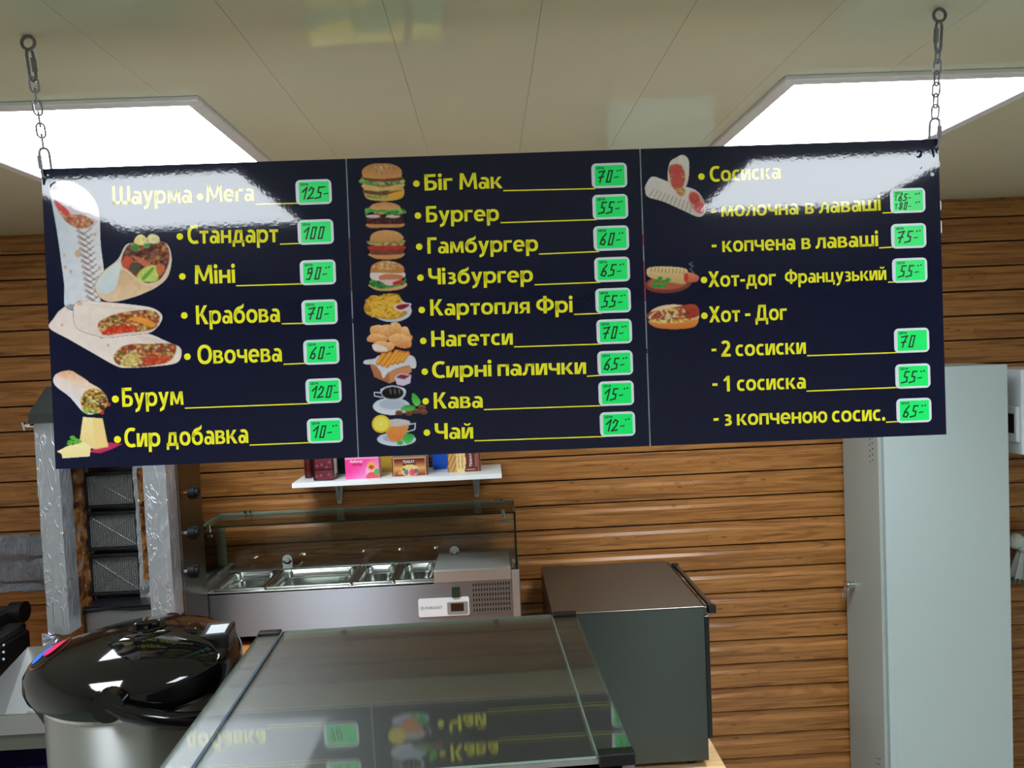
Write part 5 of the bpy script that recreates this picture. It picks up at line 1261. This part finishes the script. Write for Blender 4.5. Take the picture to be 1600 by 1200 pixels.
bm = bmesh.new(); box(bm, lx0-.058, lx0-.052, P_[1]-.004, P_[1]+.014, P_[2]-.050, P_[2]-.004, .001); LK('key', bm, 'chrome', dd)
for (a, b) in ((1525, 578), (1430, 699), (1528, 692)):
    P_ = on(a, b, 1, ly0); bm = bmesh.new(); box(bm, P_[0]-.008, P_[0]-.004, ly0-.002, ly0, P_[2]-.004, P_[2]+.004, .0005); box(bm, P_[0]+.004, P_[0]+.016, ly0-.0015, ly0, P_[2]-.003, P_[2]-.001, .0003); LK('pressed_tab', bm, 'grey')

# ================================================================ RIGHT EDGE : appliance, toy, pipes
t = thing('white_wall_unit', 'white wall-mounted unit with a small dark screen behind the locker at the right edge', 'wall unit', (2.2, 3.02, 1.63))
wc = Vector((2.2, 3.02, 1.63))
def WU(name, bm, m_, par=None):
    o = obj(name, bm, m_, par or t)
    for v in o.data.vertices: v.co -= wc
    return o
WU('housing', BX(2.035, 2.40, 2.88, 3.145, 1.465, 1.795, .006, 2), 'whiteplastic')
a = on(1574, 645, 0, 2.03); b = on(1588, 677, 0, 2.03); c = on(1592, 690, 0, 2.03)
WU('screen_bezel', BX(2.022, 2.036, c[1], c[1]+.16, b[2]-.035, a[2]+.028, .004), 'whiteplastic')
WU('screen', BX(2.0205, 2.0222, b[1], b[1]+.10, b[2], a[2]), 'screen')
t = thing('plush_decoration', 'white and green plush decoration with a fringed hem hanging behind the locker', 'plush toy', (2.19, 3.08, 1.0))
bm = bmesh.new(); bmesh.ops.create_icosphere(bm, subdivisions=2, radius=.034, matrix=Matrix.Translation((-.045, 0, .075)) @ Matrix.Diagonal((1, .8, 1, 1))); bmesh.ops.create_icosphere(bm, subdivisions=2, radius=.026, matrix=Matrix.Translation((-.012, -.02, .048)) @ Matrix.Diagonal((1.5, .8, .7, 1))); obj('head', bm, 'plush', t, True)
bm = bmesh.new(); lathe(bm, [(.022, .055), (.036, .02), (.050, -.03), (.062, -.075), (.058, -.08)], 22, fx=lambda a, r: r*(1+.12*math.cos(a*11))); obj('skirt', bm, 'plush', t, True)
bm = bmesh.new(); tube(bm, [(.0, .0, .16), (.035, 0, .12), (.025, -.01, .07), (-.01, -.01, .035)], [.012, .03, .03, .012], 10); obj('scarf', bm, 'plushgreen', t, True)
bm = bmesh.new()
for k in range(18):
    a = 2*PI*k/18; cx_, cy_ = .058*math.cos(a), .058*math.sin(a); tube(bm, [(cx_, cy_, -.075), (cx_*1.06, cy_*1.06, -.10)], [.008, .002], 5)
fr_ = obj('fringe', bm, 'plushgreen', t, True)
bm = bmesh.new(); tube(bm, [(.01, .02, .15), (.01, .055, .20), (.01, .06, .205)], .002, 6); obj('hanging_loop', bm, 'hook', t)
t = thing('steel_stand', 'dark steel tube stand at the bottom right edge behind the locker', 'stand', (2.2, 3.0, 0))
for a in (-.06, .05): bm = bmesh.new(); tube(bm, [(a, 0, .0), (a-.01, 0, .84)], .010, 10); obj('upright', bm, 'roofgrey', t, True)
bm = bmesh.new(); tube(bm, [(-.075, 0, .84), (.12, 0, .86)], .012, 10); obj('top_bar', bm, 'roofgrey', t, True)

# ================================================================ DISPLAY CASE (foreground)
ky = math.radians(1.6)
kc = Vector((-.114, .922, 1.20))
t = thing('countertop_display_case', 'low steel and glass display case in the foreground mirroring the menu board', 'display case', kc, (0, 0, ky))
hw, hd, ht = .2325, .2025, .355
obj('case_top_sheet', BX(-hw, hw, -hd, hd, ht-.008, ht-.0035), 'steel_top', t)
def kpane(x0, x1, name='top_glass'):
    o = obj(name, BX(x0, x1, -hd, hd, ht-.0025, ht), 'glass_clear', t)
    o.data.materials.append(MT['glass_edge_l'])
    for p in o.data.polygons:
        if abs(p.normal.z) < .5: p.material_index = 1
    return o
xl, xr = -hw+.033, hw-.036
kpane(-hw, xl-.0012, 'left_glass_strip'); kpane(xl+.0012, xr-.001); kpane(xr+.001, hw, 'right_glass_strip')
obj('gap_seal', BX(xl-.0012, xl+.0012, -hd, hd, ht-.006, ht-.0008), 'logo', t)
for (x0, x1) in ((-hw-.001, xl-.002), (xr+.001, hw+.001)):
    for (y0, y1) in ((hd-.010, hd+.004), (-hd-.004, -hd+.010)): obj('corner_clip', BX(x0, x1, y0, y1, ht-.010, ht+.0022, .001), 'black', t)
for px, py in ((537, 986), (775, 969)):
    P_ = on(px, py, 2, 1.556); q = Matrix.Rotation(-ky, 3, 'Z') @ (Vector(P_.tolist())-kc); bm = bmesh.new(); cyl(bm, (q.x, q.y), 2, .0042, ht-.0055, ht+.0012, 16); obj('glass_stud', bm, 'chrome', t, True)
for sx in (-1, 1):
    for sy in (-1, 1): obj('corner_post', BX(sx*hw-(.012 if sx > 0 else 0), sx*hw+(.012 if sx < 0 else 0), sy*hd-(.012 if sy > 0 else 0), sy*hd+(.012 if sy < 0 else 0), .02, ht-.010), 'steel_light', t)
for sx in (-1, 1): obj('side_glass', BX(sx*hw-(.006 if sx > 0 else 0), sx*hw+(.006 if sx < 0 else 0), -hd+.012, hd-.012, .05, ht-.012), 'steel_side', t)
obj('rear_wall', BX(-hw+.012, hw-.012, hd-.006, hd, .05, ht-.012), 'steel_light', t)
obj('front_wall', BX(-hw+.012, hw-.012, -hd, -hd+.006, .05, ht-.022), 'steel_light', t)
bm = bmesh.new(); tube(bm, [(-hw+.02, -hd-.004, ht-.028), (hw-.02, -hd-.004, ht-.028)], .008, 12); obj('front_rail', bm, 'chrome', t, True)
obj('case_base', BX(-hw, hw, -hd, hd, 0, .05, .003), 'steel_light', t)

# ================================================================ THERMO POT
tc = Vector((-.524, 1.125, 1.20)); tr = math.radians(8)
t = thing('thermo_pot', 'large steel electric thermo pot with glossy black lid at lower left', 'thermo pot', tc, (0, 0, tr))
RB = .129; zr = .292
ps = steel('pot_steel', (0, 0, 1), .40, .95, bscale=(2, 2, 300), rgb=(196, 196, 196))
bm = bmesh.new(); lathe(bm, [(RB-.004, .012), (RB, .018), (RB, zr)], 64); obj('steel_body', bm, ps, t, True)
MT['pot'] = None
bm = bmesh.new(); lathe(bm, [(RB-.01, 0), (RB+.004, .002), (RB+.004, .014), (RB-.004, .018)], 48); obj('base_ring', bm, 'black', t, True)
bm = bmesh.new(); lathe(bm, [(RB+.001, zr-.004), (RB+.0035, zr-.003), (RB+.0035, zr+.001), (RB, zr+.003)], 64); obj('rim_trim', bm, 'chrome', t, True)
def lidr(a, r):
    k = max(0., math.cos(a-PI)); nose = .022*k**7
    return r*(1+nose/.13*(min(1, r/.10)))
prof = [(RB-.002, zr), (RB+.004, zr+.002), (RB+.007, zr+.012), (RB+.006, zr+.030), (RB-.001, zr+.044), (RB-.020, zr+.058), (RB-.048, zr+.068), (.050, zr+.0745), (.0485, zr+.0735), (.046, zr+.0755), (.02, zr+.078), (.003, zr+.0785)]
bm = bmesh.new(); lathe(bm, prof, 72, fx=lidr)
lid = obj('lid', bm, 'blackgloss', t, True)
# nose / spout under the front
bm = bmesh.new(); pts = [(-RB+.012, -.040), (-RB-.020, -.026), (-RB-.028, 0), (-RB-.020, .026), (-RB+.012, .040)]
va_ = [bm.verts.new((a, b, zr+.022)) for a, b in pts]; vb_ = [bm.verts.new((a*.985+.002, b*.95, zr-.015)) for a, b in pts]; vc_ = [bm.verts.new((-RB+.01+(a+RB-.01)*.35, b*.75, zr-.05)) for a, b in pts]
bm.faces.new(va_); bm.faces.new(vc_[::-1])
for P0, P1 in ((va_, vb_), (vb_, vc_)):
    for i in range(5): bm.faces.new((P0[i], P0[(i+1) % 5], P1[(i+1) % 5], P1[i]))
bmesh.ops.bevel(bm, geom=list(bm.edges), offset=.004, segments=2, affect='EDGES'); obj('spout_housing', bm, 'blackgloss', t, True)
# control panel on the lid nose
def lid_z(x_, y_):
    a = math.atan2(y_, x_); d = math.hypot(x_, y_); pr = [(lidr(a, r), z) for r, z in prof]
    for (r0, z0), (r1, z1) in zip(pr[3:], pr[4:]):
        if r1 <= d <= r0: return z1+(z0-z1)*(d-r1)/(r0-r1+1e-9)
    return zr+.03
def lid_patch(name, outline, m_, par, lift=.0012):
    bm = bmesh.new(); c = (sum(p[0] for p in outline)/len(outline), sum(p[1] for p in outline)/len(outline)); rings = []
    for k in (1., .66, .33): rings.append([bm.verts.new((c[0]+(x_-c[0])*k, c[1]+(y_-c[1])*k, lid_z(c[0]+(x_-c[0])*k, c[1]+(y_-c[1])*k)+lift)) for x_, y_ in outline])
    n = len(outline)
    for A, B in zip(rings, rings[1:]):
        for i in range(n): bm.faces.new((A[i], A[(i+1) % n], B[(i+1) % n], B[i]))
    bm.faces.new(rings[-1]); return obj(name, bm, m_, par, True)
el = lambda cx, cy, rx, ry, rot=0, n=24: [(cx+rx*math.cos(2*PI*i/n)*math.cos(rot)-ry*math.sin(2*PI*i/n)*math.sin(rot), cy+rx*math.cos(2*PI*i/n)*math.sin(rot)+ry*math.sin(2*PI*i/n)*math.cos(rot)) for i in range(n)]
MT['amber'] = mat('amber_trim', (150, 96, 56), .3, .6); MT['bluebtn'] = mat('blue_button', (40, 110, 220), .25); MT['redbtn'] = mat('red_button', (214, 40, 90), .25)
lid_patch('panel_trim', el(-.122, -.004, .024, .046), 'amber', lid, .0010); lid_patch('control_panel', el(-.122, -.004, .0225, .0445), 'blackgloss', lid, .0018)
lid_patch('blue_button', el(-.1315, -.010, .009, .022, -.15), 'bluebtn', lid, .0026); lid_patch('red_button', el(-.116, -.006, .008, .026, -.15), 'redbtn', lid, .0026)
bm = bmesh.new(); lathe(bm, [(.024, zr+.0745), (.026, zr+.0785), (.024, zr+.0805), (.021, zr+.0795), (.018, zr+.0765)], 28, c=(.008, 0), cap=False); obj('steam_vent', bm, 'blackgloss', lid, True)
bm = bmesh.new(); box(bm, -.008, .024, -.003, .003, zr+.078, zr+.084, .001); box(bm, .004, .012, -.012, .012, zr+.078, zr+.082, .001); obj('vent_bridge', bm, 'blackgloss', lid)
hb = obj('hinge_block', BX(RB-.048, RB-.004, -.030, .030, zr-.03, zr+.066, .005, 2), 'black', t)
obj('label_sticker', BX(RB-.036, RB-.010, -.024, .012, zr+.0661, zr+.0668), 'whiteplastic', hb)
obj('lid_catch', BX(RB-.070, RB-.048, -.020, .012, zr+.050, zr+.074, .006, 3), 'blackgloss', hb)
pts = []
for k in range(25):
    a = -PI/2+PI*k/24; pts.append(((RB+.020)*math.cos(a)*1.02, (RB+.020)*math.sin(a), zr+.030-.070*math.cos(a)**.8 if math.cos(a) > 0 else zr+.030))
bm = bmesh.new(); tube(bm, pts, [.009]+[.0115]*23+[.009], 12)
ha = obj('carry_handle', bm, 'blackgloss', t, True)
for s_ in (-1, 1): bm = bmesh.new(); cyl(bm, (0, zr+.028), 1, .020, s_*(RB+.006), s_*(RB+.026), 24); obj('handle_pivot', bm, 'blackgloss', t, True)

# white box high on the planks: hidden by the board, mirrored in the glossy ceiling
t = thing('white_wall_box', 'white box high on the plank wall hidden behind the board, only mirrored in the ceiling', 'wall box', (.72, 3.09, 2.25))
obj('box_body', BX(-.21, .21, -.05, .055, -.17, .17, .004), 'greydoor', t); obj('box_door', BX(-.19, .19, -.056, -.05, -.15, .15, .003), 'greydoor', t)
for za, zb in ((312, 330), (343, 366), (250, 262)):
    z1, z0 = s_pt(1470, za)[2], s_pt(1470, zb)[2]
    bm = bmesh.new(); prism(bm, [(SW/2-.0002, z0), (SW/2+.0022, z0+.004), (SW/2+.0024, z1-.004), (SW/2-.0002, z1)], 1, .0005, .0045); obj('foam_bulge', bm, 'foam', board)
